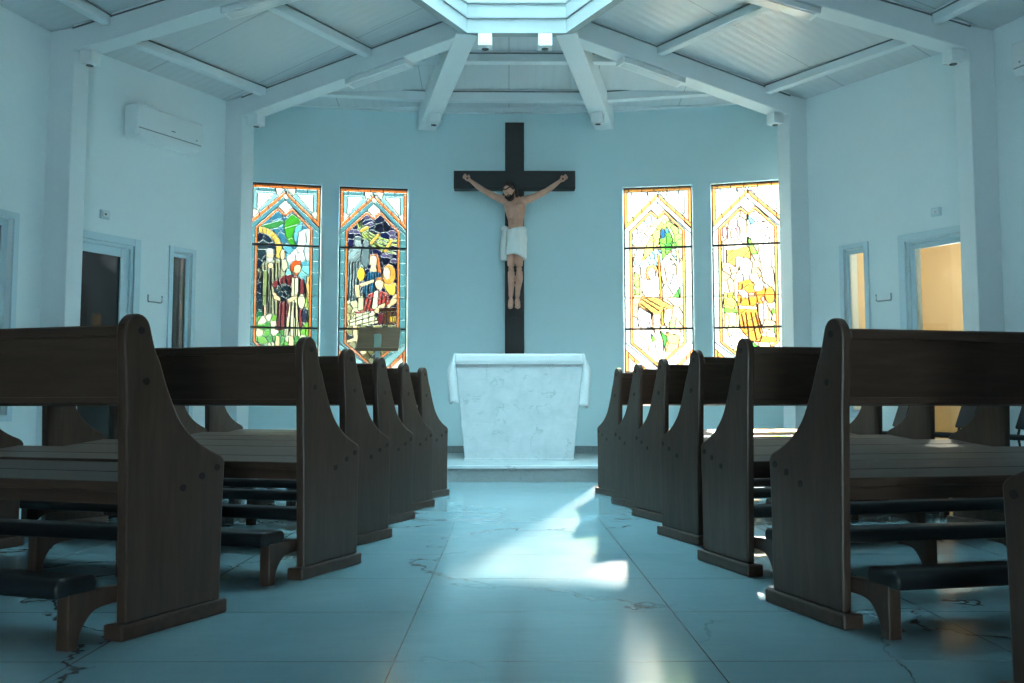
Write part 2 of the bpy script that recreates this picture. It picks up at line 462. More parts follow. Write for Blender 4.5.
BD, TD = {}, {}
for s, nm in ((-1, 'left'), (1, 'right')):
    for k, KK, VV, p_in, w, ln in ((2, K2, V3, .245, .20, 'far'), (1, K1, V2, .265, .20, 'near')):
        b = (VV[s] - KK[s]).normalized(); t = Vector((-b.y, b.x)) if s < 0 else Vector((b.y, -b.x))
        BD[s, k], TD[s, k] = b, t
        L = (VV[s] - KK[s]).length
        zc = 3.95
        slope = (ZRB - zc) / (L - p_in)
        beam('ceiling_beam', KK[s] + b * (p_in - .02), zc - .02 * slope, VV[s] - b * .015, ZRB, 0, w, .25, 'white radial roof beam on the %s, %s one of the pair' % (nm, ln), t, (.204, .214))
        bm = bmesh.new()
        c = [KK[s] + b * q + t * r for q, r in ((-.12, 0), (p_in, 0), (p_in, w), (-.12, w))]
        z0, z1 = [bm.verts.new((q.x, q.y, 0)) for q in c], [bm.verts.new((q.x, q.y, h)) for q, h in zip(c, (4.14, 4.17, 4.17, 4.14))]
        bm.faces.new(z0); bm.faces.new(z1[::-1])
        for i in range(4): bm.faces.new((z0[i], z0[(i + 1) % 4], z1[(i + 1) % 4], z1[i]))
        tag(link('column', bm, M_BEAM, bevel=.006, seg=1), 'white square %s column carrying the %s roof beam' % (nm, ln), 'column', kind='structure')
    # apse beam
    b = (V3[s] - B3[s]).normalized(); t = Vector((-b.y, b.x)); BD[s, 3], TD[s, 3] = b, t
    beam('ceiling_beam', B3[s], 4.02, V3[s] - b * .02, ZRB - .005, -.11, .11, .26, 'white roof beam coming down to the apse wall %s of the crucifix' % nm, t)
    # purlins on the side panel
    fa = FA[s]; n = fa.n; q3 = (V3[s] - fa.P).dot(n)
    for q, ln in ((.52, 'lower'), (1.87, 'upper')):
        z = ZW + (ZR - ZW) * q / q3 - .10
        # intersect the line at distance q with the two beams
        def hit(k, KK):
            b = BD[s, k]; a = (KK[s] - fa.P).dot(n); return KK[s] + b * ((q - a) / b.dot(n)) + TD[s, k] * (0 if k == 2 else .2)
        beam('purlin', hit(1, K1), z, hit(2, K2), z, -.045, .045, .12, '%s white purlin on the %s ceiling slope between the beams' % (ln, nm), n, (.080, .091))
    fb = FB[s]; n = fb.n
    for q, ln in ((.6, 'lower'), (1.9, 'upper')):
        q3 = (V2[s] - fb.P).dot(n); z = ZW + (ZR - ZW) * q / q3 - .10
        b = BD[s, 1]; a = (K1[s] - fb.P).dot(n); e = K1[s] + b * ((q - a) / b.dot(n))
        beam('purlin', e - fb.d * 2.1, z, e, z, -.045, .045, .12, '%s white purlin toward the camera on the %s ceiling slope' % (ln, nm), n, (.080, .091))
# apse purlins
def rz(y, x): return ZAP + (ZR - ZAP) * (arc_y(x) - y) / (arc_y(x) - 8.745)
def lerp_on(P, Q, y): return P + (Q - P) * ((y - P.y) / (Q.y - P.y))
for yy, zoff, ln in ((9.49, -.10, 'upper'), (10.27, -.115, 'lower')):
    p = [lerp_on(K2[-1] + TD[-1, 2] * .2, V3[-1] + TD[-1, 2] * .2, min(yy, 9.93)), lerp_on(B3[-1], V3[-1], yy), lerp_on(B3[1], V3[1], yy), lerp_on(K2[1] + TD[1, 2] * .2, V3[1] + TD[1, 2] * .2, min(yy, 9.85))]
    if yy > 10: p[0] = Vector((-2.75, 10.0)); p[3] = Vector((2.95, 9.92))
    for (a, b, nm) in ((p[0], p[1], 'left of the crucifix'), (p[1], p[2], 'above the crucifix'), (p[2], p[3], 'right of the crucifix')):
        za = rz(a.y, a.x) + zoff; zb = rz(b.y, b.x) + zoff
        beam('purlin', a, za, b, zb, -.05, .05, .13, '%s white apse purlin %s' % (ln, nm), Vector((0, 1)), (-zoff - .018, -zoff - .006))
bm = bmesh.new()
A = [arc_map(x, 0, -.07) for x in xs2]; B = [arc_map(x, 0, 0) for x in xs2]
prism(bm, [(p.x, p.y) for p in A] + [(p.x, p.y) for p in reversed(B)], 4.238, 4.31, lambda a, b, d: (a, b, d))
tag(link('trim_1', bm, M_BEAM), 'thin white cornice along the head of the curved apse wall', 'cornice', kind='structure')

# lantern: ring beam, glazed sides, bars, cap
ring = [V3[-1], V3[1], V2[1], V1[1], V1[-1], V2[-1]]
cen = sum((v for v in ring), Vector((0, 0))) / 6
lan = empty('window_lantern', (cen.x, cen.y, ZRB)); tag(lan, 'glazed roof lantern with horizontal bars above the nave', 'skylight', kind='structure')
def off(v, d): return v + (v - cen).normalized() * d
def ring_band(bm, d0, d1, z0, z1):
    n = len(ring)
    for i in range(n):
        j = (i + 1) % n
        a0, a1, b0, b1 = off(ring[i], d0), off(ring[i], d1), off(ring[j], d0), off(ring[j], d1)
        q = [bm.verts.new((p.x - cen.x, p.y - cen.y, z - ZRB)) for p in (a0, a1, b1, b0) for z in (z0, z1)]
        for f in ((0, 2, 4, 6), (1, 7, 5, 3), (0, 1, 3, 2), (4, 5, 7, 6), (2, 3, 5, 4), (0, 6, 7, 1)):
            bm.faces.new([q[k] for k in f])
LT = 5.02
bm = bmesh.new(); ring_band(bm, 0, .09, ZRB, LT); link('ring_curb', bm, M_CURB, lan)
bm = bmesh.new(); ring_band(bm, -.012, .0, ZRB, ZRB + .022); link('ring_lip', bm, M_CURB, lan)
for z in (4.572, 4.725, 4.878):
    bm = bmesh.new(); ring_band(bm, -.014, .0, z, z + .016); link('curb_seam', bm, M_GREYP, lan)
bm = bmesh.new()
bm.faces.new([bm.verts.new((off(v, .05).x - cen.x, off(v, .05).y - cen.y, LT + .01 - ZRB)) for v in ring])
g = link('lantern_glazing', bm, M_SKYGL, lan, solid=(.012, 1)); g['label'] = 'pale cyan glass'
for y in (6.1, 6.8, 7.5, 8.2):
    bm = bmesh.new(); box(bm, (-(1.95 - max(0, y - 3.9) * .22) - cen.x, 2.1 - max(0, y - 3.9) * .22 - cen.x), (y - .02 - cen.y, y + .02 - cen.y), (LT + .025 - ZRB, LT + .07 - ZRB)); link('glazing_bar', bm, M_BEAM, lan)

# ------------------------------------------------------------------ doors, slit windows, side rooms
def frame_bm(u0, u1, z0, z1, w, d0, d1, bottom=True):
    bm = bmesh.new()
    box(bm, (u0, u0 + w), (d0, d1), (z0, z1)); box(bm, (u1 - w, u1), (d0, d1), (z0, z1))
    box(bm, (u0 + w, u1 - w), (d0, d1), (z1 - w, z1))
    if bottom: box(bm, (u0 + w, u1 - w), (d0, d1), (z0, z0 + w))
    return bm
wn = 5
for s, nm in ((-1, 'left'), (1, 'right')):
    fa, fb = FA[s], FB[s]
    gmat = M_GLASSD if s < 0 else M_GLASS
    u0, u1, z0, z1 = DOOR[s]
    r = empty('door_%d' % (1 if s < 0 else 2)); place(r, fa.M())
    tag(r, 'pale blue framed door with dark glass in the left wall' if s < 0 else 'pale blue framed door in the right wall showing a tan lit room', 'door', kind='structure')
    link('architrave', frame_bm(u0 - .07, u1 + .07, 0, z1 + .075, .075, .002, .028, False), M_FRAME, r, bevel=.004)
    link('door_frame', frame_bm(u0, u1, 0, z1, .03, -.20, .0, False), M_FRAME, r)
    lf = link('door_leaf', frame_bm(u0 + .03, u1 - .03, .02, z1 - .03, .085 if s < 0 else .05, -.07, -.03), M_FRAME, r, bevel=.004)
    bm = bmesh.new(); box(bm, (u0 + .07, u1 - .07), (-.053, -.047), (.06, z1 - .07)); link('glass_pane', bm, gmat, lf)
    bm = bmesh.new(); hu = u1 - .085 if s < 0 else u0 + .06
    box(bm, (hu, hu + .02), (-.03, .01), (1.04, 1.06)); box(bm, (hu - .09, hu + .02), (0, .015), (1.04, 1.06)); link('door_handle', bm, M_STEEL, lf, bevel=.003)
    u0, u1, z0, z1 = SLIT[s]
    r = empty('window_%d' % wn); wn += 1; place(r, fa.M())
    tag(r, 'tall narrow slit window with dark glass beside the left door' if s < 0 else 'tall narrow slit window with tan light beside the right door', 'window', kind='structure')
    link('architrave', frame_bm(u0 - .045, u1 + .045, z0 - .045, z1 + .06, .05, .002, .025), M_FRAME, r, bevel=.004)
    link('sash', frame_bm(u0, u1, z0, z1, .04, -.07, -.03), M_FRAME, r, bevel=.003)
    bm = bmesh.new(); box(bm, (u0 + .03, u1 - .03), (-.053, -.047), (z0 + .03, z1 - .03)); link('glass_pane', bm, gmat, r)
    u0, u1, z0, z1 = SIDE[s]
    r = empty('window_%d' % wn); wn += 1; place(r, fb.M())
    tag(r, 'side window with dark glass at the %s edge of the view' % nm, 'window', kind='structure')
    link('architrave', frame_bm(u0 - .05, u1 + .05, z0 - .05, z1 + .06, .055, .002, .025), M_FRAME, r, bevel=.004)
    link('sash', frame_bm(u0, u1, z0, z1, .06, -.09, -.05), M_FRAME, r, bevel=.003)
    bm = bmesh.new(); box(bm, (u0 + .05, u1 - .05), (-.073, -.067), (z0 + .05, z1 - .05)); link('glass_pane', bm, M_GLASSD, r)
    # the side room beyond
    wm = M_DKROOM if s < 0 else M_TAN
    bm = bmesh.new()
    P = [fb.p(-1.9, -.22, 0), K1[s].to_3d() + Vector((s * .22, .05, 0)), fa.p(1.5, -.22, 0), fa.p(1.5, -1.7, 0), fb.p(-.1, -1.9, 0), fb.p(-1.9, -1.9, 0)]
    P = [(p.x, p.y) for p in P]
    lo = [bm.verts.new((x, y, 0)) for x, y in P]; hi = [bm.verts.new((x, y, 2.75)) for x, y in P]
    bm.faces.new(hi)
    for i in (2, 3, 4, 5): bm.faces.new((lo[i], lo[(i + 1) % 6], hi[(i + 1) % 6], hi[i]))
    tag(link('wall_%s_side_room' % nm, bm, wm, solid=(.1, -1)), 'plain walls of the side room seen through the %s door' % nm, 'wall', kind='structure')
    if s < 0:
        r = empty('door_3'); place(r, fa.M(0, -1.55, 0))
        tag(r, 'dark brown panelled door seen through the glass of the left door', 'door', kind='structure')
        bm = bmesh.new(); box(bm, (.0, .95), (0, .04), (0, 2.1))
        l3 = link('door_leaf', bm, M_DKDOOR, r, bevel=.004)
        for a in (.08, .53):
            for b0, b1 in ((.15, .85), (.98, 1.42), (1.52, 2.0)):
                bm = bmesh.new(); box(bm, (a, a + .34), (.04, .055), (b0, b1)); box(bm, (a + .05, a + .29), (.05, .065), (b0 + .05, b1 - .05)); link('raised_panel', bm, M_DKDOOR, l3, bevel=.006)
        li = bpy.data.lights.new('side_room_light', 'POINT'); li.energy = 5; li.color = (1, .95, .9); li.shadow_soft_size = .12  # added dim light that brings out the panelled door
        lo_ = bpy.data.objects.new('side_room_light', li); COL.objects.link(lo_); lo_.location = fa.p(.75, -.8, 2.3)
    else:
        li = bpy.data.lights.new('side_room_light', 'POINT'); li.energy = 6.5; li.color = (1, .90, .72); li.shadow_soft_size = .12
        lo_ = bpy.data.objects.new('side_room_light', li); COL.objects.link(lo_); lo_.location = fa.p(.45, -.75, 2.1)

# rear entrance glazing and side windows behind the camera stay as plain openings with frames
r = empty('door_4', (0, YR, 0)); tag(r, 'wide open entrance with wooden door leaves behind the camera', 'door', kind='structure')
cx = (C0[-1].x + C0[1].x) / 2
bm = bmesh.new()
link('door_frame', frame_bm(cx - .7, cx + .7, 0, 2.2, .07, -.12, -.04, False), M_BEAM, r)
for x, a_ in ((-.62, 100), (.62, -100)):           # two leaves standing open against the outside wall
    bm = bmesh.new(); box(bm, sorted((0, -math.copysign(.62, a_) * -1)), (-.025, .025), (0, 2.1)); lf = link('door_leaf', bm, M_WV, r); lf.location = (cx + x, -.15, 0); lf.rotation_euler = (0, 0, -math.radians(a_))
    for b0, b1 in ((.2, 1.0), (1.2, 1.95)):
        bm = bmesh.new(); box(bm, sorted((math.copysign(.15, a_), math.copysign(.5, a_))), (.025, .045), (b0, b1)); link('raised_panel', bm, M_WV, lf, bevel=.008)

# ------------------------------------------------------------------ stained glass windows
NC, NR = 140, 384
class Pane:
    def __init__(s, left, width, top, slope):
        jj, ii = np.meshgrid(np.arange(NC), np.arange(NR))
        s.s = (jj + .5) / NC; s.t = (ii + .5) / NR
        s.x = left + s.s * width; s.y = top + slope * (s.x - left) + s.t * 1271     # picture coordinates of the design
        s.bx = 57 + s.s * 470; s.by = 45 + s.t * 1271                               # border coordinates
        s.dens = 1.0; s.lab = np.zeros((NR, NC), int); s.cols = [(1, 1, 1)]
        s.rng = np.random.RandomState(int(left * 13) % 1000 + 5)
    def new(s, c, jit=.10):
        k = 1 + s.rng.uniform(-jit, jit)
        c = srgb(*c)[:3]
        s.cols.append(tuple(min(1, max(0, x * k * s.dens)) for x in c)); return len(s.cols) - 1
    def poly(s, pts, b=False):
        X, Y = (s.bx, s.by) if b else (s.x, s.y)
        m = np.zeros(X.shape, bool); n = len(pts)
        for i in range(n):
            x1, y1 = pts[i]; x2, y2 = pts[(i + 1) % n]
            if y1 == y2: continue
            c = ((y1 > Y) != (y2 > Y)) & (X < (x2 - x1) * (Y - y1) / (y2 - y1) + x1)
            m ^= c
        return m
    def ell(s, cx, cy, rx, ry):
        return ((s.x - cx) / rx) ** 2 + ((s.y - cy) / ry) ** 2 < 1
    def line(s, pts, w, b=False):
        X, Y = (s.bx, s.by) if b else (s.x, s.y)
        m = np.zeros(X.shape, bool)
        for (x1, y1), (x2, y2) in zip(pts, pts[1:]):
            dx, dy = x2 - x1, y2 - y1
            t = np.clip(((X - x1) * dx + (Y - y1) * dy) / (dx * dx + dy * dy), 0, 1)
            m |= np.hypot(X - x1 - t * dx, Y - y1 - t * dy) < w / 2
        return m
    def fill(s, m, c, split=None, jit=.10):
        if split is None:
            s.lab[m] = s.new(c, jit)
        else:
            for k in np.unique(split[m]):
                s.lab[m & (split == k)] = s.new(c[int(k) % len(c)] if isinstance(c, list) else c, jit)
    def cells(s, m, cols, size, jit=.15, sx=1.0):
        """break a region into irregular leaded pieces"""
        x0, x1, y0, y1 = s.x.min(), s.x.max(), s.y.min(), s.y.max()
        pts = []
        yy = y0
        while yy < y1 + size:
            xx = x0
            while xx < x1 + size * sx:
                pts.append((xx + s.rng.uniform(-.4, .4) * size * sx, yy + s.rng.uniform(-.4, .4) * size)); xx += size * sx
            yy += size
        pts = np.array(pts)
        X, Y = s.x[m], s.y[m]
        if len(X) == 0: return
        d = ((X[:, None] - pts[None, :, 0]) / sx) ** 2 + (Y[:, None] - pts[None, :, 1]) ** 2
        k = d.argmin(1)
        ids = {q: s.new(cols[s.rng.randint(len(cols))], jit) for q in np.unique(k)}
        s.lab[m] = [ids[q] for q in k]
    def strokes(s, m, pts_list, c, w):
        for pts in pts_list:
            q = s.line(pts, w) & m
            s.lab[q] = s.new(c, 0)

RB = dict(BLUE=(140, 160, 166), LBLUE=(170, 186, 190), ORANGE=(206, 136, 72), WHITEG=(214, 208, 196))
ORANGE, BLUE, LBLUE, WHITEG = (236, 124, 58), (84, 134, 146), (136, 176, 186), (244, 234, 214)
def border(P, BLUE=BLUE, LBLUE=LBLUE, ORANGE=ORANGE, WHITEG=WHITEG):
    B = True
    seg = (P.by // 80).astype(int)
    P.fill(np.ones(P.x.shape, bool), BLUE, seg)
    P.fill(P.poly([(57, 45), (527, 45), (527, 330), (292, 100), (57, 330)], B), LBLUE)
    P.fill(P.poly([(78, 68), (506, 68), (506, 95), (78, 95)], B), BLUE, (P.bx // 110).astype(int))
    for sx in (1, -1):
        f = lambda pts: [(292 + sx * (x - 292), y) for x, y in pts]
        P.fill(P.poly(f([(104, 108), (214, 108), (104, 236)]), B), WHITEG)
        P.fill(P.poly(f([(222, 72), (285, 72), (238, 122)]), B), WHITEG)
        P.fill(P.poly(f([(57, 45), (78, 45), (78, 320), (57, 330)]), B), ORANGE, seg)
        P.fill(P.poly(f([(78, 215), (118, 235), (78, 285)]), B), WHITEG)
        P.fill(P.poly(f([(57, 310), (292, 88), (292, 150), (57, 372)]), B), BLUE, ((P.bx + P.by) // 95).astype(int) if sx > 0 else ((P.bx - P.by) // 95).astype(int))
        P.fill(P.poly(f([(57, 300), (292, 82), (292, 112), (57, 330)]), B), ORANGE, (P.bx // 60).astype(int))
        # foot of the window
        P.fill(P.poly(f([(57, 1120), (292, 1300), (292, 1320), (57, 1320)]), B), LBLUE)
        P.fill(P.poly(f([(57, 1165), (225, 1320), (190, 1320), (57, 1195)]), B), ORANGE, (P.bx // 60).astype(int))
        P.fill(P.poly(f([(57, 1195), (190, 1320), (57, 1320)]), B), WHITEG)
        P.fill(P.poly(f([(57, 1165), (78, 1180), (78, 1320), (57, 1320)]), B), ORANGE, seg)
    P.fill(P.poly([(57, 45), (527, 45), (527, 68), (57, 68)], B), ORANGE, (P.bx // 90).astype(int))
    P.fill(P.poly([(292, 105), (312, 126), (292, 148), (272, 126)], B), WHITEG)
    inner = [(95, 1125), (95, 340), (243, 200), (292, 244), (339, 200), (479, 340), (479, 1125), (287, 1288)]
    P.fill(P.poly(inner, B), ORANGE, (P.by // 105 + 100 * (P.bx > 292)).astype(int))
    P.fill(P.poly([(292, 148), (338, 196), (292, 244), (246, 196)], B), WHITEG)
    ins = [(110, 1118), (110, 350), (243, 222), (292, 266), (339, 222), (464, 350), (464, 1118), (287, 1266)]
    return P.poly(ins, B)

SKIN_G, CREAM = (240, 196, 152), (232, 220, 180)
def scene_cave():
    P = Pane(25, 480, 45, .025); P.dens = .72; I = border(P)
    P.cells(I, [(70, 140, 165), (96, 166, 186), (52, 112, 140), (120, 186, 200)], 62)
    P.cells(I & (P.y > 560) & (P.x > 240), [(120, 186, 190), (88, 160, 176)], 44, sx=2.6)
    P.cells(I & P.poly([(360, 370), (450, 340), (450, 560), (270, 600), (275, 550), (350, 480)]), [(224, 232, 230), (236, 238, 232), (200, 216, 220)], 72)
    P.cells(I & P.poly([(420, 680), (460, 680), (460, 1060), (400, 1060)]), [(150, 190, 60), (200, 214, 120), (226, 180, 110)], 60)
    P.fill(I & P.poly([(262, 300), (310, 245), (382, 290), (335, 345), (322, 400), (342, 475), (300, 462), (268, 400), (258, 340)]), (58, 140, 40), ((P.y + P.x * .3) // 85).astype(int), .25)
    P.fill(I & P.poly([(95, 332), (250, 290), (262, 312), (210, 348), (150, 358)]), (60, 132, 70))
    ring = (P.ell(90, 500, 158, 158)) & (P.y < 500) | ((P.x > 208) & (P.x < 246) & (P.y > 498) & (P.y < 560))
    P.fill(I & ring, (222, 178, 78), ((np.arctan2(P.y - 500, P.x - 90) * 5).astype(int)))
    P.cells(I & (P.ell(90, 500, 118, 118) | ((P.x < 208) & (P.y > 500) & (P.y < 950))), [(18, 30, 48), (26, 44, 62), (34, 52, 60)], 70)
    # ground
    P.cells(I & (P.y > 905), [(26, 84, 62), (34, 104, 70)], 90)
    P.cells(I & P.ell(245, 1040, 215, 118), [(120, 176, 66), (96, 160, 60), (206, 216, 160), (230, 226, 190), (74, 140, 62)], 46)
    # robed man behind
    rb = I & P.poly([(82, 640), (130, 575), (240, 565), (292, 590), (275, 660), (236, 700), (226, 940), (128, 940), (108, 700)])
    P.fill(rb, (150, 146, 118), (P.x // 34).astype(int), .30)
    P.strokes(rb, [[(x, 590), (x + 6, 930)] for x in range(110, 240, 22)], (60, 62, 54), 3.5)
    P.fill(I & P.poly([(120, 640), (152, 640), (148, 880), (122, 880)]), (128, 138, 92))
    P.fill(I & P.ell(167, 532, 27, 38), (226, 190, 158)); P.fill(I & P.ell(166, 506, 28, 16), (190, 186, 176))
    P.fill(I & P.poly([(140, 545), (160, 558), (192, 545), (186, 580), (150, 580)]), (205, 200, 190))
    P.fill(I & P.ell(172, 608, 22, 18), SKIN_G); P.fill(I & P.ell(252, 532, 17, 36), SKIN_G)
    P.fill(I & P.poly([(244, 572), (280, 566), (292, 615), (262, 650), (244, 620)]), (196, 190, 160))
    P.fill(I & P.poly([(130, 880), (150, 880), (150, 950), (132, 950)]), (214, 170, 140))
    # youth in front
    coat = I & P.poly([(178, 722), (262, 675), (320, 665), (402, 700), (424, 780), (404, 830), (392, 1045), (212, 1045), (234, 850), (212, 790)])
    P.fill(coat, (120, 50, 54), (P.x // 46).astype(int), .25)
    P.strokes(coat, [[(x, 700), (x - 10, 1040)] for x in range(225, 420, 30)], (58, 22, 30), 3.5)
    P.fill(I & P.poly([(318, 690), (372, 695), (356, 850), (384, 1085), (268, 1085), (300, 900)]), (226, 216, 178), (P.x // 26).astype(int), .15)
    P.strokes(I & P.poly([(300, 850), (360, 850), (384, 1085), (268, 1085)]), [[(322, 860), (300, 1080)], [(345, 860), (350, 1080)]], (120, 108, 70), 3.5)
    P.cells(I & P.poly([(202, 760), (232, 732), (280, 728), (322, 760), (304, 832), (250, 856), (212, 822)]), [(22, 34, 46), (40, 56, 66), (60, 74, 78)], 34)
    P.fill(I & P.poly([(182, 790), (206, 790), (246, 832), (240, 850), (198, 836)]), SKIN_G)
    P.fill(I & P.poly([(288, 838), (352, 802), (362, 824), (300, 864)]), SKIN_G)
    P.fill(I & P.ell(386, 850, 26, 50), (218, 210, 176)); P.fill(I & P.ell(408, 945, 19, 52), (44, 48, 72))
    P.fill(I & P.ell(347, 622, 33, 46), (244, 200, 160))
    P.fill(I & P.poly([(306, 640), (306, 592), (330, 568), (372, 568), (386, 606), (352, 598), (330, 618), (326, 660)]), (206, 84, 36))
    P.fill(I & P.poly([(338, 650), (362, 655), (358, 676), (332, 676)]), (206, 104, 56))
    P.fill(I & P.poly([(214, 1085), (244, 1085), (244, 1184), (208, 1184)]), SKIN_G)
    P.fill(I & P.poly([(304, 1090), (338, 1090), (342, 1180), (300, 1180)]), SKIN_G)
    return P
def scene_feast():
    P = Pane(57, 470, 43, .042); P.dens = .72; I = border(P)
    P.cells(I, [(16, 22, 52), (26, 26, 66), (12, 18, 40), (20, 30, 74)], 66)
    P.cells(I & (P.y > 700) & (P.x < 230), [(60, 66, 78), (150, 140, 110), (90, 90, 84), (30, 40, 70)], 54)
    for cx, cy in ((240, 250), (270, 300), (420, 360), (430, 390), (135, 345), (170, 350), (250, 310), (400, 520), (370, 520), (440, 560)):
        P.fill(I & P.ell(cx, cy, 26, 15), (92, 80, 124))
    top = [(184, 282), (200, 318), (228, 358), (268, 396), (320, 428), (380, 450), (470, 464)]
    for k, wd in enumerate((10, 10, 10, 10)):
        o = -34 + k * 24
        pts = [(x - o * .45 * (.35 + i * .13), y + o * (.30 + i * .14)) for i, (x, y) in enumerate(top)]
        P.fill(I & P.line(pts, 13), (186, 208, 84), (P.x // 52).astype(int))
    for a, b in (((205, 345), (248, 322)), ((275, 432), (325, 378)), ((375, 490), (420, 415))):
        P.fill(I & P.line([a, b], 24), (238, 176, 74))
    # grey angels
    P.fill(I & P.poly([(116, 480), (160, 448), (212, 452), (200, 540), (236, 600), (196, 660), (180, 830), (112, 830), (112, 600)]), (128, 146, 154), ((P.y + P.x) // 52).astype(int), .4)
    P.fill(I & P.ell(182, 424, 27, 34), (150, 164, 170)); P.fill(I & P.ell(182, 398, 30, 16), (100, 116, 126))
    P.fill(I & P.poly([(214, 462), (262, 460), (272, 560), (240, 612), (200, 560)]), (104, 122, 132)); P.fill(I & P.ell(240, 434, 22, 30), (120, 134, 142))
    P.strokes(I & (P.x < 215) & (P.y > 480) & (P.y < 830), [[(x, 560), (x - 8, 830)] for x in range(128, 200, 20)], (44, 54, 66), 3.5)
    P.cells(I & P.poly([(112, 830), (235, 830), (215, 1000), (112, 1000)]), [(216, 206, 160), (170, 160, 120), (190, 170, 120)], 50)
    # woman in blue
    P.fill(I & P.poly([(244, 640), (332, 622), (350, 690), (332, 810), (228, 810), (214, 760), (246, 700)]), (34, 104, 148), (P.x // 38).astype(int), .25)
    P.strokes(I & P.poly([(244, 640), (332, 622), (350, 690), (332, 810), (228, 810)]), [[(x, 640), (x - 14, 810)] for x in range(250, 345, 18)], (14, 46, 80), 3.5)
    P.fill(I & P.poly([(258, 545), (268, 512), (318, 508), (336, 540), (352, 640), (322, 640), (318, 570)]), (200, 104, 56))
    P.fill(I & P.ell(292, 560, 28, 40), (248, 206, 168)); P.fill(I & P.poly([(276, 590), (310, 590), (322, 632), (266, 632)]), (248, 206, 168))
    # second woman
    P.fill(I & P.poly([(352, 700), (420, 690), (456, 720), (450, 800), (410, 800), (380, 760)]), (222, 186, 84))
    P.fill(I & P.ell(404, 655, 50, 70), (236, 160, 72)); P.fill(I & P.ell(388, 645, 26, 40), (250, 212, 176))
    P.fill(I & P.poly([(440, 800), (462, 790), (462, 850), (400, 890), (388, 870)]), SKIN_G)
    P.fill(I & P.ell(206, 648, 29, 48), (240, 186, 60))
    # seated man
    P.fill(I & P.poly([(192, 716), (298, 684), (304, 706), (206, 738)]), (248, 206, 168))
    P.fill(I & P.poly([(160, 728), (196, 722), (204, 800), (186, 830), (168, 790)]), SKIN_G)
    P.fill(I & P.poly([(186, 810), (226, 800), (230, 890), (190, 905)]), (226, 216, 180))
    rb = I & P.poly([(256, 790), (322, 758), (400, 784), (414, 850), (350, 905), (330, 860), (296, 905), (226, 905), (238, 830)])
    P.fill(rb, (178, 66, 62), ((P.x * .8 + P.y) // 55).astype(int), .25)
    P.strokes(rb, [[(270, 800), (245, 900)], [(300, 790), (270, 900)], [(360, 790), (350, 880)], [(390, 800), (380, 870)]], (90, 28, 34), 3.5)
    P.fill(I & P.poly([(300, 770), (334, 764), (326, 890), (284, 890)]), (236, 228, 196))
    P.fill(I & P.ell(337, 716, 31, 44), (250, 208, 170)); P.fill(I & P.poly([(306, 700), (320, 672), (356, 674), (370, 706), (344, 690)]), (214, 128, 70))
    P.fill(I & P.poly([(300, 900), (350, 860), (380, 850), (384, 870), (330, 920), (304, 920)]), SKIN_G)
    P.fill(I & P.poly([(160, 905), (240, 905), (262, 925), (200, 935)]), (170, 60, 60))
    tr = I & P.poly([(114, 985), (170, 925), (300, 905), (334, 985), (260, 1004), (120, 1004)])
    P.fill(tr, (232, 222, 182), (P.x // 44).astype(int), .15)
    P.strokes(tr, [[(130, 985), (300, 940)], [(150, 960), (280, 915)], [(190, 1000), (330, 970)]], (150, 130, 84), 3.5)
    P.fill(I & P.poly([(340, 890), (464, 885), (464, 1010), (340, 1010)]), (84, 50, 30), (P.x // 30).astype(int), .3)
    P.fill(I & P.poly([(340, 886), (464, 882), (464, 912), (340, 914)]), (54, 34, 24))
    P.fill(I & P.poly([(408, 950), (460, 950), (460, 985), (408, 985)]), (226, 176, 54), (P.x // 18).astype(int))
    P.fill(I & P.poly([(332, 925), (372, 925), (366, 1000), (334, 1000)]), (136, 40, 52), (P.x // 15).astype(int))
    # ground
    P.cells(I & (P.y > 1004), [(92, 84, 54), (60, 58, 44), (120, 112, 78), (44, 50, 48), (150, 140, 96)], 62)
    P.fill(I & P.poly([(150, 1004), (186, 1004), (192, 1108), (112, 1122), (106, 1106), (158, 1090)]), SKIN_G)
    P.fill(I & P.poly([(216, 1118), (262, 1118), (256, 1180), (226, 1208), (204, 1192)]), (248, 206, 168))
    P.fill(I & P.ell(418, 1142, 26, 34), (196, 140, 44))
    return P
PALE = [(196, 178, 150), (176, 186, 188), (190, 162, 128), (204, 196, 180), (176, 168, 146)]
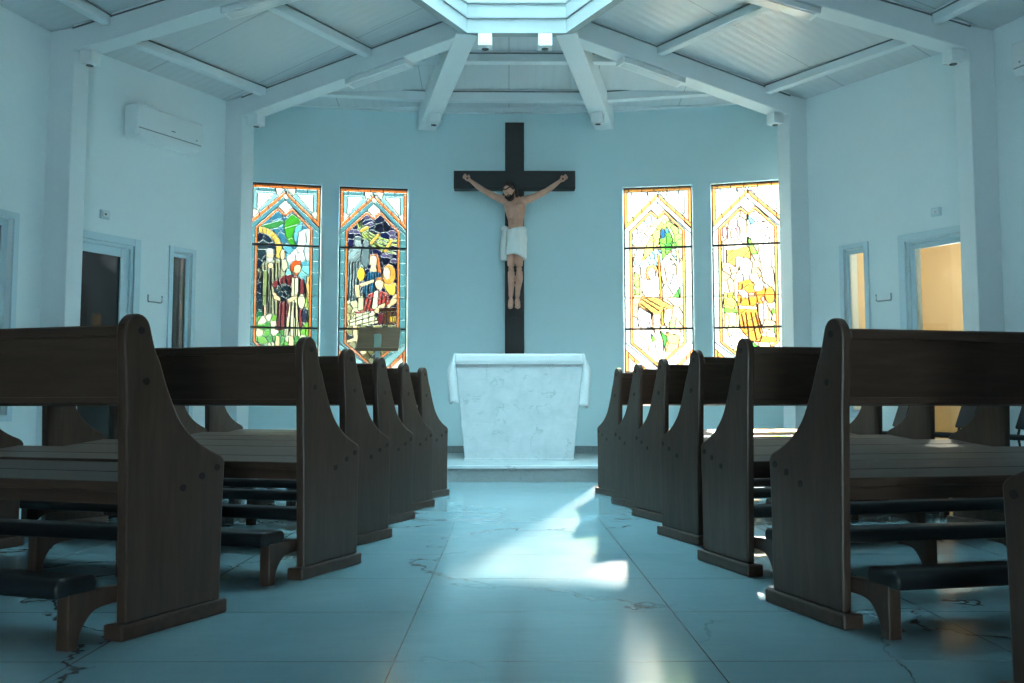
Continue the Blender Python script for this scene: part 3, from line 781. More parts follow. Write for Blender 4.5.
def scene_shepherd():
    P = Pane(60, 475, 65, -.085); I = border(P, **RB); P.dens = .72
    P.cells(I, PALE, 80, .05, 1.8)
    P.cells(I & P.poly([(110, 330), (250, 215), (300, 260), (210, 330), (120, 400)]), [(168, 206, 222), (190, 220, 230)], 60)
    P.cells(I & P.poly([(115, 410), (250, 380), (240, 440), (115, 450)]), [(176, 212, 226), (200, 226, 234)], 60)
    P.cells(I & P.poly([(115, 540), (300, 470), (360, 500), (440, 470), (440, 560), (340, 600), (120, 610)]), [(140, 190, 214), (170, 208, 224), (224, 234, 236)], 50)
    fol = I & P.poly([(178, 558), (236, 400), (330, 272), (372, 252), (404, 290), (335, 370), (300, 436), (205, 552)])
    P.cells(fol, [(206, 206, 104), (190, 198, 92), (220, 214, 130)], 60)
    P.cells(I & P.poly([(360, 270), (420, 296), (475, 330), (478, 452), (400, 462), (350, 350)]), [(176, 214, 110), (214, 226, 150), (150, 204, 96)], 62)
    P.cells(I & P.poly([(308, 402), (345, 330), (380, 345), (405, 400), (395, 462), (330, 545), (314, 450)]), [(88, 176, 62), (110, 190, 74), (66, 150, 60)], 44)
    P.cells(I & P.poly([(410, 420), (478, 370), (478, 452), (420, 458)]), [(120, 200, 90)], 50)
    P.fill(I & P.ell(332, 362, 17, 34), (36, 92, 150)); P.fill(I & P.ell(362, 340, 14, 18), (70, 150, 190))
    P.fill(I & P.poly([(364, 505), (384, 490), (432, 552), (424, 470), (440, 470), (448, 560), (474, 500), (474, 700), (430, 700), (426, 580)]), (240, 230, 178), (P.y // 60).astype(int))
    P.cells(I & P.poly([(125, 640), (160, 660), (165, 800), (125, 800)]), [(170, 212, 110), (236, 236, 200)], 50)
    P.cells(I & P.poly([(400, 800), (450, 720), (450, 800)]), [(90, 190, 80)], 50)
    # stones
    P.cells(I & P.poly([(150, 880), (250, 930), (250, 1040), (150, 1020)]), [(226, 228, 230), (210, 216, 220)], 70)
    P.cells(I & (P.y > 1020), [(248, 226, 206), (244, 214, 190), (250, 238, 222)], 86)
    P.cells(I & P.poly([(350, 1040), (440, 1060), (430, 1180), (340, 1180)]), [(232, 200, 130), (224, 186, 110)], 70)
    P.fill(I & P.poly([(238, 1058), (276, 1100), (252, 1118)]), (110, 190, 70)); P.fill(I & P.poly([(308, 1036), (356, 1080), (338, 1160), (322, 1100)]), (64, 140, 62))
    P.fill(I & P.poly([(380, 1190), (420, 1190), (400, 1225)]), (60, 160, 80)); P.fill(I & P.poly([(380, 940), (420, 940), (410, 1010), (370, 1020)]), (150, 210, 120))
    P.fill(I & P.poly([(460, 1110), (490, 1080), (480, 1150)]), (120, 200, 90))
    # shepherd
    P.fill(I & P.poly([(178, 690), (250, 690), (300, 640), (340, 650), (336, 720), (296, 800), (215, 822), (174, 764)]), (252, 240, 226), ((P.x + P.y * .4) // 62).astype(int), .03)
    P.fill(I & P.poly([(316, 590), (340, 600), (358, 690), (332, 720), (318, 650)]), (246, 206, 168))
    P.fill(I & P.poly([(210, 640), (226, 590), (262, 578), (292, 600), (282, 640), (250, 618), (232, 690), (214, 680)]), (232, 168, 104))
    P.fill(I & P.ell(252, 645, 26, 44), (252, 232, 208))
    P.fill(I & P.poly([(294, 510), (310, 510), (336, 1000), (318, 1000)]), (206, 142, 66))
    lc = I & P.poly([(156, 862), (184, 806), (300, 812), (330, 830), (402, 866), (380, 892), (336, 872), (312, 920), (270, 938), (200, 896), (160, 876)])
    P.fill(lc, (222, 168, 84), ((P.x * .5 + P.y) // 40).astype(int), .2)
    P.strokes(lc, [[(180, 830), (300, 900)], [(200, 815), (310, 870)], [(170, 860), (260, 925)]], (150, 92, 40), 3.5)
    P.fill(I & P.poly([(258, 930), (312, 920), (302, 1040), (328, 1108), (290, 1110), (264, 1030)]), (250, 224, 196))
    P.fill(I & P.poly([(340, 888), (398, 880), (384, 950), (350, 1010), (330, 970)]), (246, 208, 170))
    P.fill(I & P.poly([(272, 1112), (328, 1110), (330, 1180), (276, 1190)]), (240, 196, 170))
    return P
def scene_return():
    P = Pane(88, 497, 85, -.06); I = border(P, **RB); P.dens = .72
    P.cells(I, PALE, 74, .05)
    P.cells(I & (P.y > 330) & (P.x > 330) & (P.y < 500), [(250, 244, 220), (236, 236, 220), (246, 248, 244)], 44, .06, 2.4)
    P.cells(I & P.poly([(330, 275), (460, 240), (520, 300), (330, 360)]), [(196, 220, 226), (240, 244, 240)], 54, sx=1.8)
    P.fill(I & P.poly([(330, 280), (385, 330), (355, 350)]), (110, 176, 190))
    P.fill(I & P.ell(172, 408, 18, 40), (196, 150, 170)); P.fill(I & P.ell(264, 400, 16, 36), (196, 150, 170))
    P.fill(I & P.poly([(160, 470), (200, 445), (260, 450), (330, 500), (330, 640), (165, 640)]), (252, 246, 232), (P.x // 60).astype(int), .03)
    P.fill(I & P.poly([(184, 530), (246, 520), (326, 500), (352, 520), (352, 590), (250, 568), (246, 642), (184, 612)]), (226, 164, 82), ((P.x + P.y) // 58).astype(int), .2)
    P.fill(I & P.ell(237, 418, 23, 38), (252, 240, 220))
    P.fill(I & P.poly([(400, 470), (425, 430), (480, 430), (502, 470), (490, 640), (424, 640)]), (252, 248, 236), (P.x // 40).astype(int), .03)
    P.fill(I & P.ell(447, 384, 24, 40), (252, 248, 236))
    P.fill(I & P.poly([(335, 435), (356, 460), (402, 552), (356, 555), (340, 500)]), (130, 206, 80), (P.y // 55).astype(int))
    P.cells(I & P.poly([(160, 820), (225, 820), (275, 900), (262, 985), (160, 985)]), [(212, 216, 96), (224, 226, 130), (190, 206, 90)], 56)
    P.fill(I & P.poly([(160, 925), (262, 930), (262, 952), (160, 955)]), (110, 190, 70))
    P.fill(I & P.poly([(490, 925), (545, 925), (545, 950), (490, 950)]), (110, 190, 70))
    P.cells(I & P.poly([(160, 955), (262, 955), (262, 1060), (160, 1060)]), [(246, 240, 190), (236, 226, 160)], 60)
    P.cells(I & (P.y > 1060), [(250, 238, 216), (240, 220, 180), (226, 226, 170)], 80)
    P.fill(I & P.poly([(340, 1140), (400, 1180), (360, 1195), (330, 1180)]), (80, 180, 70)); P.fill(I & P.poly([(500, 1030), (545, 1010), (545, 1110), (510, 1110)]), (110, 190, 90))
    P.fill(I & P.poly([(420, 1105), (540, 1110), (540, 1140), (400, 1150)]), (206, 140, 66))
    # old man and son
    P.fill(I & P.poly([(232, 740), (250, 690), (275, 650), (300, 720), (262, 800), (262, 900), (236, 860)]), (246, 238, 222))
    rb = I & P.poly([(262, 742), (345, 722), (400, 800), (385, 900), (400, 1000), (425, 1080), (400, 1145), (335, 1138), (270, 1060), (252, 890)])
    P.fill(rb, (214, 142, 62), ((P.x * .6 + P.y) // 80).astype(int), .22)
    P.strokes(rb, [[(280, 960), (300, 1060)], [(310, 950), (330, 1130)], [(345, 950), (380, 1130)], [(375, 950), (410, 1090)], [(290, 760), (275, 890)], [(330, 850), (340, 900)]], (140, 80, 34), 3.5)
    P.fill(I & P.poly([(380, 800), (446, 770), (450, 840), (420, 890), (395, 880)]), (206, 132, 56))
    P.fill(I & P.ell(478, 828, 34, 56), (206, 136, 62))
    P.fill(I & P.poly([(262, 905), (390, 910), (392, 926), (264, 924)]), (236, 230, 214))
    P.fill(I & P.poly([(254, 800), (304, 796), (334, 830), (330, 848), (284, 848)]), (252, 240, 228))
    P.fill(I & P.poly([(366, 772), (404, 744), (440, 746), (428, 792), (376, 806)]), (252, 244, 232))
    P.fill(I & P.ell(430, 855, 14, 18), (196, 130, 120)); P.fill(I & P.poly([(328, 815), (374, 815), (370, 840), (330, 842)]), (214, 150, 130))
    P.fill(I & P.ell(318, 640, 44, 62), (252, 250, 246)); P.fill(I & P.ell(376, 700, 36, 46), (248, 226, 200))
    P.fill(I & P.poly([(352, 650), (400, 640), (425, 680), (410, 720), (392, 680), (355, 690)]), (222, 176, 130))
    P.fill(I & P.poly([(395, 890), (450, 880), (490, 960), (480, 1000), (440, 990), (420, 1040), (395, 960)]), (236, 216, 176), (P.x // 36).astype(int), .1)
    P.fill(I & P.poly([(172, 1165), (200, 1110), (240, 1078), (290, 1090), (326, 1120), (300, 1175), (230, 1190)]), (250, 236, 224), (P.x // 70).astype(int), .03)
    return P

def build_window(idx, P, label):
    cx_ = WINX[idx]
    a = arc_map(cx_ - WHW, 0); b = arc_map(cx_ + WHW, 0)
    d = (b - a).to_2d(); wd = d.length; d.normalize()
    n = Vector((-d.y, d.x))                     # outward (away from the nave)
    M = Matrix(((d.x, n.x, 0, a.x), (d.y, n.y, 0, a.y), (0, 0, 1, WZ0), (0, 0, 0, 1)))
    r = empty('window_%d' % idx); place(r, M); tag(r, label, 'stained glass window', kind='structure')
    H = WZ1 - WZ0; y = .075
    lab = P.lab
    lead = np.zeros(lab.shape, bool)
    lead[:, :-1] |= lab[:, :-1] != lab[:, 1:]
    lead[:-1, :] |= lab[:-1, :] != lab[1:, :]
    
    fat = lead.copy(); fat[:, 1:] |= lead[:, :-1]; lead = fat
    idl = np.where(lead, -1, lab)
    m0 = .012
    xs_ = m0 + (wd - 2 * m0) * np.arange(NC + 1) / NC; zs_ = H - m0 - (H - 2 * m0) * np.arange(NR + 1) / NR
    verts, faces, mi, cols = [], [], [], []
    for i in range(NR):
        row = idl[i]; cut = np.flatnonzero(np.diff(row)) + 1
        st = np.concatenate(([0], cut)); en = np.concatenate((cut, [NC]))
        for p, q in zip(st, en):
            k = len(verts)
            yy = y if row[p] >= 0 else y - .003
            verts += [(xs_[p], yy, zs_[i + 1]), (xs_[q], yy, zs_[i + 1]), (xs_[q], yy, zs_[i]), (xs_[p], yy, zs_[i])]
            faces.append((k, k + 1, k + 2, k + 3))
            mi.append(1 if row[p] < 0 else 0); cols += [(*P.cols[max(row[p], 0)], 1)] * 4
    me = bpy.data.meshes.new('leaded_glass'); me.from_pydata(verts, [], faces)
    at = me.attributes.new('pane', 'FLOAT_COLOR', 'CORNER')
    at.data.foreach_set('color', np.array(cols, dtype=np.float32).ravel())
    me.materials.append(M_STAIN); me.materials.append(M_LEAD)
    me.polygons.foreach_set('material_index', np.array(mi, dtype=np.int32)); me.update()
    o = bpy.data.objects.new('leaded_glass', me); COL.objects.link(o); o.parent = r
    link('frame', frame_bm(0, wd, 0, H, .018, .05, .10), M_BLACK, r)
    for z in (2.587 - WZ0, 1.618 - WZ0):
        bm = bmesh.new(); box(bm, (.01, wd - .01), (.055, .072), (z - .012, z + .012)); link('saddle_bar', bm, M_BLACK, r)
    bm = bmesh.new(); z = 1.99 - WZ0; box(bm, (.01, wd - .01), (.066, .072), (z - .004, z + .004)); link('saddle_bar', bm, M_BLACK, r)
    bm = bmesh.new(); box(bm, (-.01, wd + .01), (-.012, .05), (-.03, .0)); link('sill', bm, M_BEAM, r, bevel=.004)
build_window(1, scene_cave(), 'far left stained glass window with a robed elder and a youth in maroon')
build_window(2, scene_feast(), 'stained glass window with a seated man in red, behind the lectern')
build_window(3, scene_shepherd(), 'bright stained glass window with a man holding a staff, right of the altar')
build_window(4, scene_return(), 'bright stained glass window with two embracing figures, beside the right column')

# ------------------------------------------------------------------ pews
PROF = [(.000, .05), (-.006, .30), (-.018, .70), (-.032, .93)] + catmull([(-.032, .93), (-.026, .974), (.000, 1.004), (.032, 1.005), (.056, .983), (.068, .945)], 3)[1:] + \
    catmull([(.068, .945), (.084, .895), (.104, .855), (.125, .800), (.147, .750), (.192, .668), (.255, .606), (.320, .567), (.372, .544), (.390, .522)], 4)[1:] + [(.388, .50), (.383, .34), (.379, .05)]
BRK = [(-.160, 0), (-.124, 0)] + catmull([(-.124, 0), (-.117, .045), (-.088, .088), (-.05, .108), (.034, .112)], 4)[1:] + [(.034, .160), (-.03, .164), (-.160, .164)]
PL = 1.95
def pew_meshes(s):
    """local frame: +y toward the altar, outward from the aisle is s*x"""
    fx = lambda a, b, d: (s * d, a, b)
    r = {}
    bm = bmesh.new(); prism(bm, [(u * (1.045 if s < 0 else 1.03), z) for u, z in PROF], .008 if s < 0 else .014, .048, fx); r['end'] = bm
    bm = bmesh.new(); box(bm, sorted((s * 0, s * .075)), (-.022, .425), (0, .05)); r['foot'] = bm
    for k, (u, z) in enumerate(((.024, .955), (.048, .795), (.205, .447), (.285, .480), (.352, .505))):
        bm = bmesh.new()
        bmesh.ops.create_cone(bm, cap_ends=True, segments=10, radius1=.0125, radius2=.0125, depth=.004, matrix=Matrix.Translation((s * (.0075 if s < 0 else .0135), u * (1.045 if s < 0 else 1.03), z)) @ Matrix.Rotation(PI / 2, 4, 'Y'))
        r['peg%d' % k] = bm
    bm = bmesh.new(); prism(bm, [(.012, .735), (.040, .728), (.012, .955), (-.016, .955)], .047, PL - .047, fx); r['back'] = bm
    bm = bmesh.new(); prism(bm, [(-.030, .935), (.022, .935), (.022, .965), (.016, .970), (-.024, .970), (-.030, .965)], .047, PL - .047, fx); r['cap'] = bm
    bm = bmesh.new(); prism(bm, [(.006, .724), (.046, .716), (.046, .738), (.006, .746)], .047, PL - .047, fx); r['low'] = bm
    bm = bmesh.new(); prism(bm, [(.040, .446), (.205, .462), (.205, .494), (.040, .478)], .047, PL - .047, fx); prism(bm, [(.209, .462), (.392, .480), (.392, .506), (.380, .514), (.209, .495)], .047, PL - .047, fx); r['seat'] = bm
    bm = bmesh.new(); prism(bm, [(.05, .405), (.08, .405), (.08, .450), (.05, .447)], .047, PL - .047, fx); prism(bm, [(.33, .40), (.355, .40), (.355, .476), (.33, .474)], .047, PL - .047, fx); r['apron'] = bm
    bm = bmesh.new(); prism(bm, [(-.200, .155), (-.062, .155), (-.056, .19), (-.066, .210), (-.188, .214), (-.204, .195)], .058, PL - .058, fx); r['pad'] = bm
    for k, v in enumerate((.056, .74, 1.19, PL - .101)):
        bm = bmesh.new(); prism(bm, BRK, v, v + .045, fx); r['brk%d' % k] = bm
    k = -s * math.tan(math.radians(7 if s < 0 else 5))          # the end panels stand askew to the bench
    for b in r.values():
        for vtx in b.verts: vtx.co.x += k * vtx.co.y
    return r
def make_pew(s):
    q = pew_meshes(s)
    root = empty('church_pew')
    e = link('end_panel', q['end'], M_WV, root, bevel=.007, seg=2)
    link('foot', q['foot'], M_WH, e, bevel=.008); 
    for k in range(5): link('peg', q['peg%d' % k], M_PLUG, e)
    e2 = bpy.data.objects.new('end_panel', e.data); COL.objects.link(e2); e2.parent = root; e2.location = (s * (PL - .062), 0, 0)
    m = e2.modifiers.new('bevel', 'BEVEL'); m.width = .007; m.segments = 2; m.limit_method = 'ANGLE'; m.angle_limit = math.radians(40)
    f = [c for c in e.children if c.name.startswith('foot')][0]
    f2 = f.copy(); COL.objects.link(f2); f2.parent = e2
    b = link('backrest', q['back'], M_WH, root, bevel=.003)
    link('cap_rail', q['cap'], M_WH, b, bevel=.004); link('lower_rail', q['low'], M_WH, b, bevel=.003)
    st = link('seat', q['seat'], M_WH, root, bevel=.004); link('apron', q['apron'], M_WH, st)
    p = link('kneeler_pad', q['pad'], M_LEATHER, root, bevel=.018, seg=4, smooth=True); p['label'] = 'black leather kneeler pad'
    for k in range(4): link('kneeler_bracket', q['brk%d' % k], M_WV, root, bevel=.004)
    return root
def copy_tree(o, parent=None):
    c = o.copy(); COL.objects.link(c)
    if parent is not None: c.parent = parent
    for ch in o.children: copy_tree(ch, c)
    return c
LEFT = [(-1.163, 2.812, 18.5), (-.835, 3.775, 16), (-.808, 4.590, 17.5), (-.758, 5.39, 16.5), (-.695, 6.10, 17), (-.643, 6.89, 17)]
RIGHT = [(1.315, 1.84, -12), (1.064, 2.949, -12), (.995, 3.849, -10.8), (.962, 4.682, -13.5), (.935, 5.55, -13), (.882, 6.262, -13), (.835, 7.012, -13)]
LL = ['nearest wooden pew of the left block, by the camera', 'second wooden pew from the camera in the left block', 'third wooden pew from the camera in the left block',
      'third wooden pew from the altar in the left block', 'second wooden pew from the altar in the left block', 'front wooden pew of the left block, closest to the altar']
LR = ['dark wooden pew cut off by the right edge of the picture', 'nearest fully seen wooden pew of the right block', 'right block pew with sunlit seat planks, just beyond the nearest one',
      'fourth wooden pew from the altar in the right block', 'third wooden pew from the altar in the right block', 'second wooden pew from the altar in the right block', 'front wooden pew of the right block, closest to the altar']
for s, rows, labs, nm in ((-1, LEFT, LL, 'left'), (1, RIGHT, LR, 'right')):
    proto = make_pew(s)
    for i, (x, y, a) in enumerate(rows):
        o = proto if i == 0 else copy_tree(proto)
        o.location = (x, y, 0); o.rotation_euler = (0, 0, -math.radians(a))
        tag(o, labs[i], 'pew', 'pews of the %s block' % nm)

# ------------------------------------------------------------------ altar
AX = .110; AY = 9.265; ADZ = .155
al = empty('altar', (AX, AY, ADZ)); tag(al, 'white veined marble altar tapering to its base on the step', 'altar')
bm = bmesh.new()
hb, ht, zt = .555, .665, 1.085
loft(bm, [[(-hb, 0, 0), (hb, 0, 0), (hb, .62, 0), (-hb, .62, 0)], [(-ht, 0, zt), (ht, 0, zt), (ht, .70, zt), (-ht, .70, zt)]])
link('altar_body', bm, M_ALTAR, al, bevel=.006)
bm = bmesh.new(); box(bm, (-hb - .01, hb + .01), (-.008, .63), (0, .018)); link('plinth', bm, M_ALTAR, al, bevel=.003)
# linen: top sheet, front fall with a lace edge, two side falls flaring from the tapering block
bm = bmesh.new()
N = 36
def edge_noise(i, a): return a * (math.sin(i * 1.7) + .6 * math.sin(i * 2.9 + 1))
zt2 = zt + ADZ
g = {}
prof = [(-.002 - .010, -.090), (-.011, -.06), (-.010, -.03), (-.008, -.006), (-.002, .004), (.05, .006), (.35, .006), (.66, .006), (.702, .004), (.710, -.03), (.712, -.09)]
for i in range(N + 1):
    x = -ht - .006 + (2 * ht + .012) * i / N
    for j, (yy, zz) in enumerate(prof):
        e = edge_noise(i, .0025) if j in (0, len(prof) - 1) else 0
        tri = .004 * (i % 2) if j == 0 else 0
        g[i, j] = bm.verts.new((x, yy, zt + zz + e + tri))
for i in range(N):
    for j in range(len(prof) - 1): bm.faces.new((g[i, j], g[i + 1, j], g[i + 1, j + 1], g[i, j + 1]))
for sx, drop in ((-1, .505), (1, .545)):
    rows = 14
    ys = [-.010, -.022, -.004, .05, .12, .20, .28, .36, .44, .52, .60, .68, .70]
    gg = {}
    for k in range(rows + 1):
        t = k / rows
        fl = min(1, t * 2.6); fl = fl * fl * (3 - 2 * fl)
        for j, yy in enumerate(ys):
            out = .070 * fl * (1 - .55 * max(0, t - .38)) + .010 * math.sin(j * 1.25 + t * 2.2) * t
            z = -drop * t + (.016 * math.sin(j * 1.9) * t * t)
            if j == 0:                      # the corner fold lies against the tapering block
                xx = ht - (ht - hb) * min(1, drop * t / zt) + .004; z = -drop * t
            elif j == 1: xx = ht + .006 + out * .55
            else: xx = ht + .006 + out
            gg[k, j] = bm.verts.new((sx * xx, yy, zt + .004 + z))
    for k in range(rows):
        for j in range(len(ys) - 1): bm.faces.new((gg[k, j], gg[k, j + 1], gg[k + 1, j + 1], gg[k + 1, j]))
bmesh.ops.remove_doubles(bm, verts=bm.verts[:], dist=.0015)
o = link('altar_cloth', bm, M_CLOTH, None, smooth=True, solid=(.004, 1), loc=(AX, AY, ADZ))
tag(o, 'white linen cloth with lace edge draped over the altar', 'altar cloth')
bm = bmesh.new()
for i in range(66):
    x = -ht + (2 * ht) * (i + .5) / 66
    bmesh.ops.create_cone(bm, cap_ends=True, segments=8, radius1=.010, radius2=.010, depth=.004, matrix=Matrix.Translation((x, -.016, zt - .092)) @ Matrix.Rotation(PI / 2, 4, 'X'))
box(bm, (-ht, ht), (-.017, -.013), (zt - .078, zt - .074))
link('lace_edge', bm, M_CLOTH, o)

# ------------------------------------------------------------------ crucifix
CXX, CYB = .071, 10.685
cr = empty('crucifix', (CXX, CYB, .62)); tag(cr, 'dark wooden crucifix with painted figure on the apse wall above the altar', 'crucifix')
T = lambda x, y, z: Vector((x - CXX, y - CYB, z - .62))
bm = bmesh.new(); box(bm, (-.113, .113), (-.155, -.01), (0, 4.085 - .62)); link('upright_beam', bm, M_CROSS, cr, bevel=.006)
bm = bmesh.new(); box(bm, (-.722, .722), (-.165, -.012), (3.282 - .62, 3.497 - .62)); link('cross_beam', bm, M_CROSSH, cr, bevel=.006)
YF = CYB - .155
def limb(bm, pts, rad, n=14):
    P = catmull([tuple(p) for p in pts], 4); R = []
    for i in range(len(pts) - 1):
        R += [rad[i] + (rad[i + 1] - rad[i]) * k / 4 for k in range(4)]
    R.append(rad[-1]); tube(bm, P, R, n)
    for q, r_ in ((P[0], R[0]), (P[-1], R[-1])): ellipsoid(bm, q, (r_, r_, r_), None, 14, 8)
def J(x, z, y): return T(x, y, z)
yb = YF - .085
body = bmesh.new()
tor = [(.070, 3.172, .046, .044, -.006), (.070, 3.148, .088, .055, -.002), (.071, 3.112, .124, .070, 0), (.073, 3.060, .128, .082, -.006), (.076, 3.000, .120, .084, -.010), (.080, 2.940, .106, .078, -.008),
       (.084, 2.880, .092, .068, -.002), (.086, 2.820, .088, .066, 0), (.085, 2.760, .098, .072, 0), (.083, 2.700, .106, .077, 0), (.082, 2.640, .102, .074, 0), (.081, 2.600, .080, .060, 0)]
loft(body, [[J(cx_ + rx * math.cos(2 * PI * k / 28), z, yb + dy + ry * math.sin(2 * PI * k / 28)) for k in range(28)] for cx_, z, rx, ry, dy in tor])
limb(body, [J(.064, 3.145, yb - .004), J(.045, 3.185, yb - .02), J(.025, 3.225, yb - .04)], [.050, .042, .042])
for sg, sh, el, wr, hd in ((-1, (-.045, 3.122), (-.275, 3.235), (-.445, 3.365), (-.485, 3.392)), (1, (.190, 3.122), (.435, 3.237), (.600, 3.360), (.640, 3.386))):
    limb(body, [J(sh[0] - sg * .04, sh[1] - .02, yb), J(*sh, yb), J(sh[0] * .55 + el[0] * .45, sh[1] * .55 + el[1] * .45 - .008, yb + .012), J(*el, yb + .032), J(el[0] * .6 + wr[0] * .4, el[1] * .6 + wr[1] * .4 - .006, YF - .048), J(*wr, YF - .033), J(*hd, YF - .030)],
         [.055, .055, .042, .034, .034, .021, .022])
for kx, ax in ((.030, .026), (.124, .104)):
    limb(body, [J(kx * .8 + .018, 2.68, yb), J(kx * .9 + .008, 2.58, yb - .012), J(kx, 2.45, yb - .035), J(kx, 2.30, yb - .055), J(kx * .98 + .004, 2.18, yb - .030), J(ax + .004, 2.06, yb - .004), J(ax, 1.965, yb + .015), J(ax, 1.915, yb - .004), J(ax + (ax - .065) * .12, 1.862, yb - .034)],
         [.072, .068, .051, .038, .042, .032, .025, .033, .030])
# hands: palm, four curled fingers and a thumb on each
hd_sets = []
for sg, hx, hz in ((-1, -.487, 3.394), (1, .643, 3.388)):
    dr = Vector((sg * .79, 0, .61)); pr = Vector((-dr.z * sg, 0, dr.x * sg)) if sg > 0 else Vector((dr.z, 0, -dr.x))
    c = J(hx, hz, YF - .030)
    ellipsoid(body, c, (.036, .016, .030), Matrix.Rotation(-math.atan2(dr.z, dr.x), 4, 'Y'))
    for k in range(4):
        o_ = c + dr * .026 + pr * (.024 - .016 * k)
        ln = (.030, .035, .033, .026)[k]
        p1 = o_ + dr * ln * .6 + Vector((0, -.010, 0)); p2 = o_ + dr * ln * .9 + Vector((0, -.026, 0)); p3 = o_ + dr * ln * .55 + Vector((0, -.036, 0))
        tube(body, [o_, p1, p2, p3], [.0078, .0074, .007, .006], 8)
    b0 = c + pr * .024 - dr * .012
    tube(body, [b0, b0 + pr * .016 + dr * .014 + Vector((0, -.008, 0)), b0 + pr * .016 + dr * .034 + Vector((0, -.018, 0))], [.0095, .0085, .0065], 8)
# toes
for ax in (.023, .101):
    for k in range(5):
        tube(body, [J(ax - .022 + .011 * k, 1.868, yb - .03), J(ax - .024 + .012 * k, 1.840 + .003 * abs(k - 2), yb - .034)], [.0085, .0065], 8)
# head with face, turned and tilted down to the viewer's left
RH = Matrix.Translation(J(.003, 3.222, yb - .062)) @ Matrix.Rotation(math.radians(-12), 4, 'Y') @ Matrix.Rotation(math.radians(-22), 4, 'Z') @ Matrix.Rotation(math.radians(22), 4, 'X')
def hp(x, y, z): return RH @ Vector((x, y, z))
ellipsoid(body, (0, 0, 0), (1, 1, 1), RH @ Matrix.Diagonal((.064, .076, .090, 1)), 24, 16)
ellipsoid(body, (0, 0, 0), (1, 1, 1), RH @ Matrix.Translation((0, -.022, -.052)) @ Matrix.Diagonal((.046, .046, .045, 1)))      # jaw
tube(body, [hp(0, -.070, .012), hp(0, -.088, -.018), hp(0, -.076, -.026)], [.007, .012, .010], 8)       # nose
tube(body, [hp(-.042, -.064, .022), hp(0, -.076, .024), hp(.042, -.064, .022)], [.008, .009, .008], 8)    # brow
for sx in (-1, 1):
    ellipsoid(body, (0, 0, 0), (1, 1, 1), RH @ Matrix.Translation((sx * .063, .005, -.005)) @ Matrix.Diagonal((.010, .018, .026, 1)), 10, 8)
    ellipsoid(body, (0, 0, 0), (1, 1, 1), RH @ Matrix.Translation((sx * .026, -.064, .002)) @ Matrix.Diagonal((.014, .010, .008, 1)), 10, 8)
tube(body, [hp(-.018, -.068, -.042), hp(0, -.073, -.040), hp(.018, -.068, -.042)], .005, 8)             # lips
# chest relief: pectorals, ribs, belly, collar bones, knees
for sx in (-1, 1):
    ellipsoid(body, J(.078 + sx * .046, 3.045, yb - .068), (.054, .034, .038)); ellipsoid(body, J(.083 + sx * .028, 2.87, yb - .054), (.026, .022, .050))
    for k in range(4):
        tube(body, [J(.078 + sx * .018, 2.985 - k * .024, yb - .080), J(.078 + sx * .060, 2.965 - k * .024, yb - .070), J(.078 + sx * .092, 2.975 - k * .022, yb - .03)], 0.0105, 6)
    tube(body, [J(.072 + sx * .015, 3.135, yb - .058), J(.072 + sx * .11, 3.150, yb - .040)], .009, 6)
bo = link('figure', body, M_SKIN, cr, smooth=True)
bo['label'] = 'painted figure of a crucified man with arms raised along the cross beam'
m = bo.modifiers.new('weld', 'REMESH'); m.mode = 'VOXEL'; m.voxel_size = .006; m.use_smooth_shade = True
m = bo.modifiers.new('soft', 'SMOOTH'); m.factor = .5; m.iterations = 2
# hair, beard, crown, cloth, nails
bm = bmesh.new()
ellipsoid(bm, (0, 0, 0), (1, 1, 1), RH @ Matrix.Translation((0, .018, .020)) @ Matrix.Diagonal((.075, .080, .084, 1)), 20, 14)
for sx in (-1, 1):
    for k in range(4):
        tube(bm, [hp(sx * .060, .012 - .006 * k + .01, .02), hp(sx * (.074), .012 + .014 * k, -.03), hp(sx * .070, .005 + .014 * k, -.085), hp(sx * (.060 + .006 * k), -.005 + .014 * k, -.135)], [.016, .019, .016, .006], 8)
h = link('hair', bm, M_HAIR, bo, smooth=True); h['label'] = 'long dark hair'
bm = bmesh.new()
ellipsoid(bm, (0, 0, 0), (1, 1, 1), RH @ Matrix.Translation((0, -.036, -.078)) @ Matrix.Diagonal((.047, .046, .042, 1)))
tube(bm, [hp(-.052, -.020, -.028), hp(-.044, -.046, -.060), hp(0, -.074, -.094), hp(.044, -.046, -.060), hp(.052, -.020, -.028)], [.010, .017, .022, .017, .010], 8)
tube(bm, [hp(-.030, -.066, -.048), hp(0, -.080, -.033), hp(.030, -.066, -.048)], .0065, 8)
h = link('beard', bm, M_HAIR, bo, smooth=True); h['label'] = 'dark beard'
bm = bmesh.new()
pts = [hp(.078 * math.cos(a), .004 + .086 * math.sin(a), .042 + .006 * math.sin(a * 5)) for a in [k * 2 * PI / 28 for k in range(29)]]
tube(bm, pts, .008, 6)
for k in range(0, 28, 2):
    p = pts[k]; d_ = (p - hp(0, 0, .042)).normalized(); tube(bm, [p, p + d_ * .02 + Vector((0, 0, .008))], [.0035, .001], 5)
link('thorn_crown', bm, M_THORN, bo)
bm = bmesh.new()
rings = []
NR_ = 48
for t in [i / 14 for i in range(15)]:
    z = 2.780 - .335 * t; w_ = .112 + .014 * math.sin(t * 2.6); dp = .100 + .018 * t
    ring_ = []
    for k in range(NR_):
        a = 2 * PI * k / NR_
        fold = .007 * math.sin(a * 9 + t * 7) + .005 * math.sin(a * 15 - t * 9)
        zz = z + .022 * math.cos(a) * (1 - t) - t * .032 * math.cos(a - .3) + .01 * math.sin(a * 3) * t
        ring_.append(J(.086 + (w_ + fold) * math.cos(a), zz, yb - .006 + (dp + fold) * math.sin(a)))
    rings.append(ring_)
loft(bm, rings, False)
lc = link('loincloth', bm, M_LOIN, bo, smooth=True, solid=(.008, 1)); lc['label'] = 'white knotted loincloth'
bm = bmesh.new()
rings = []
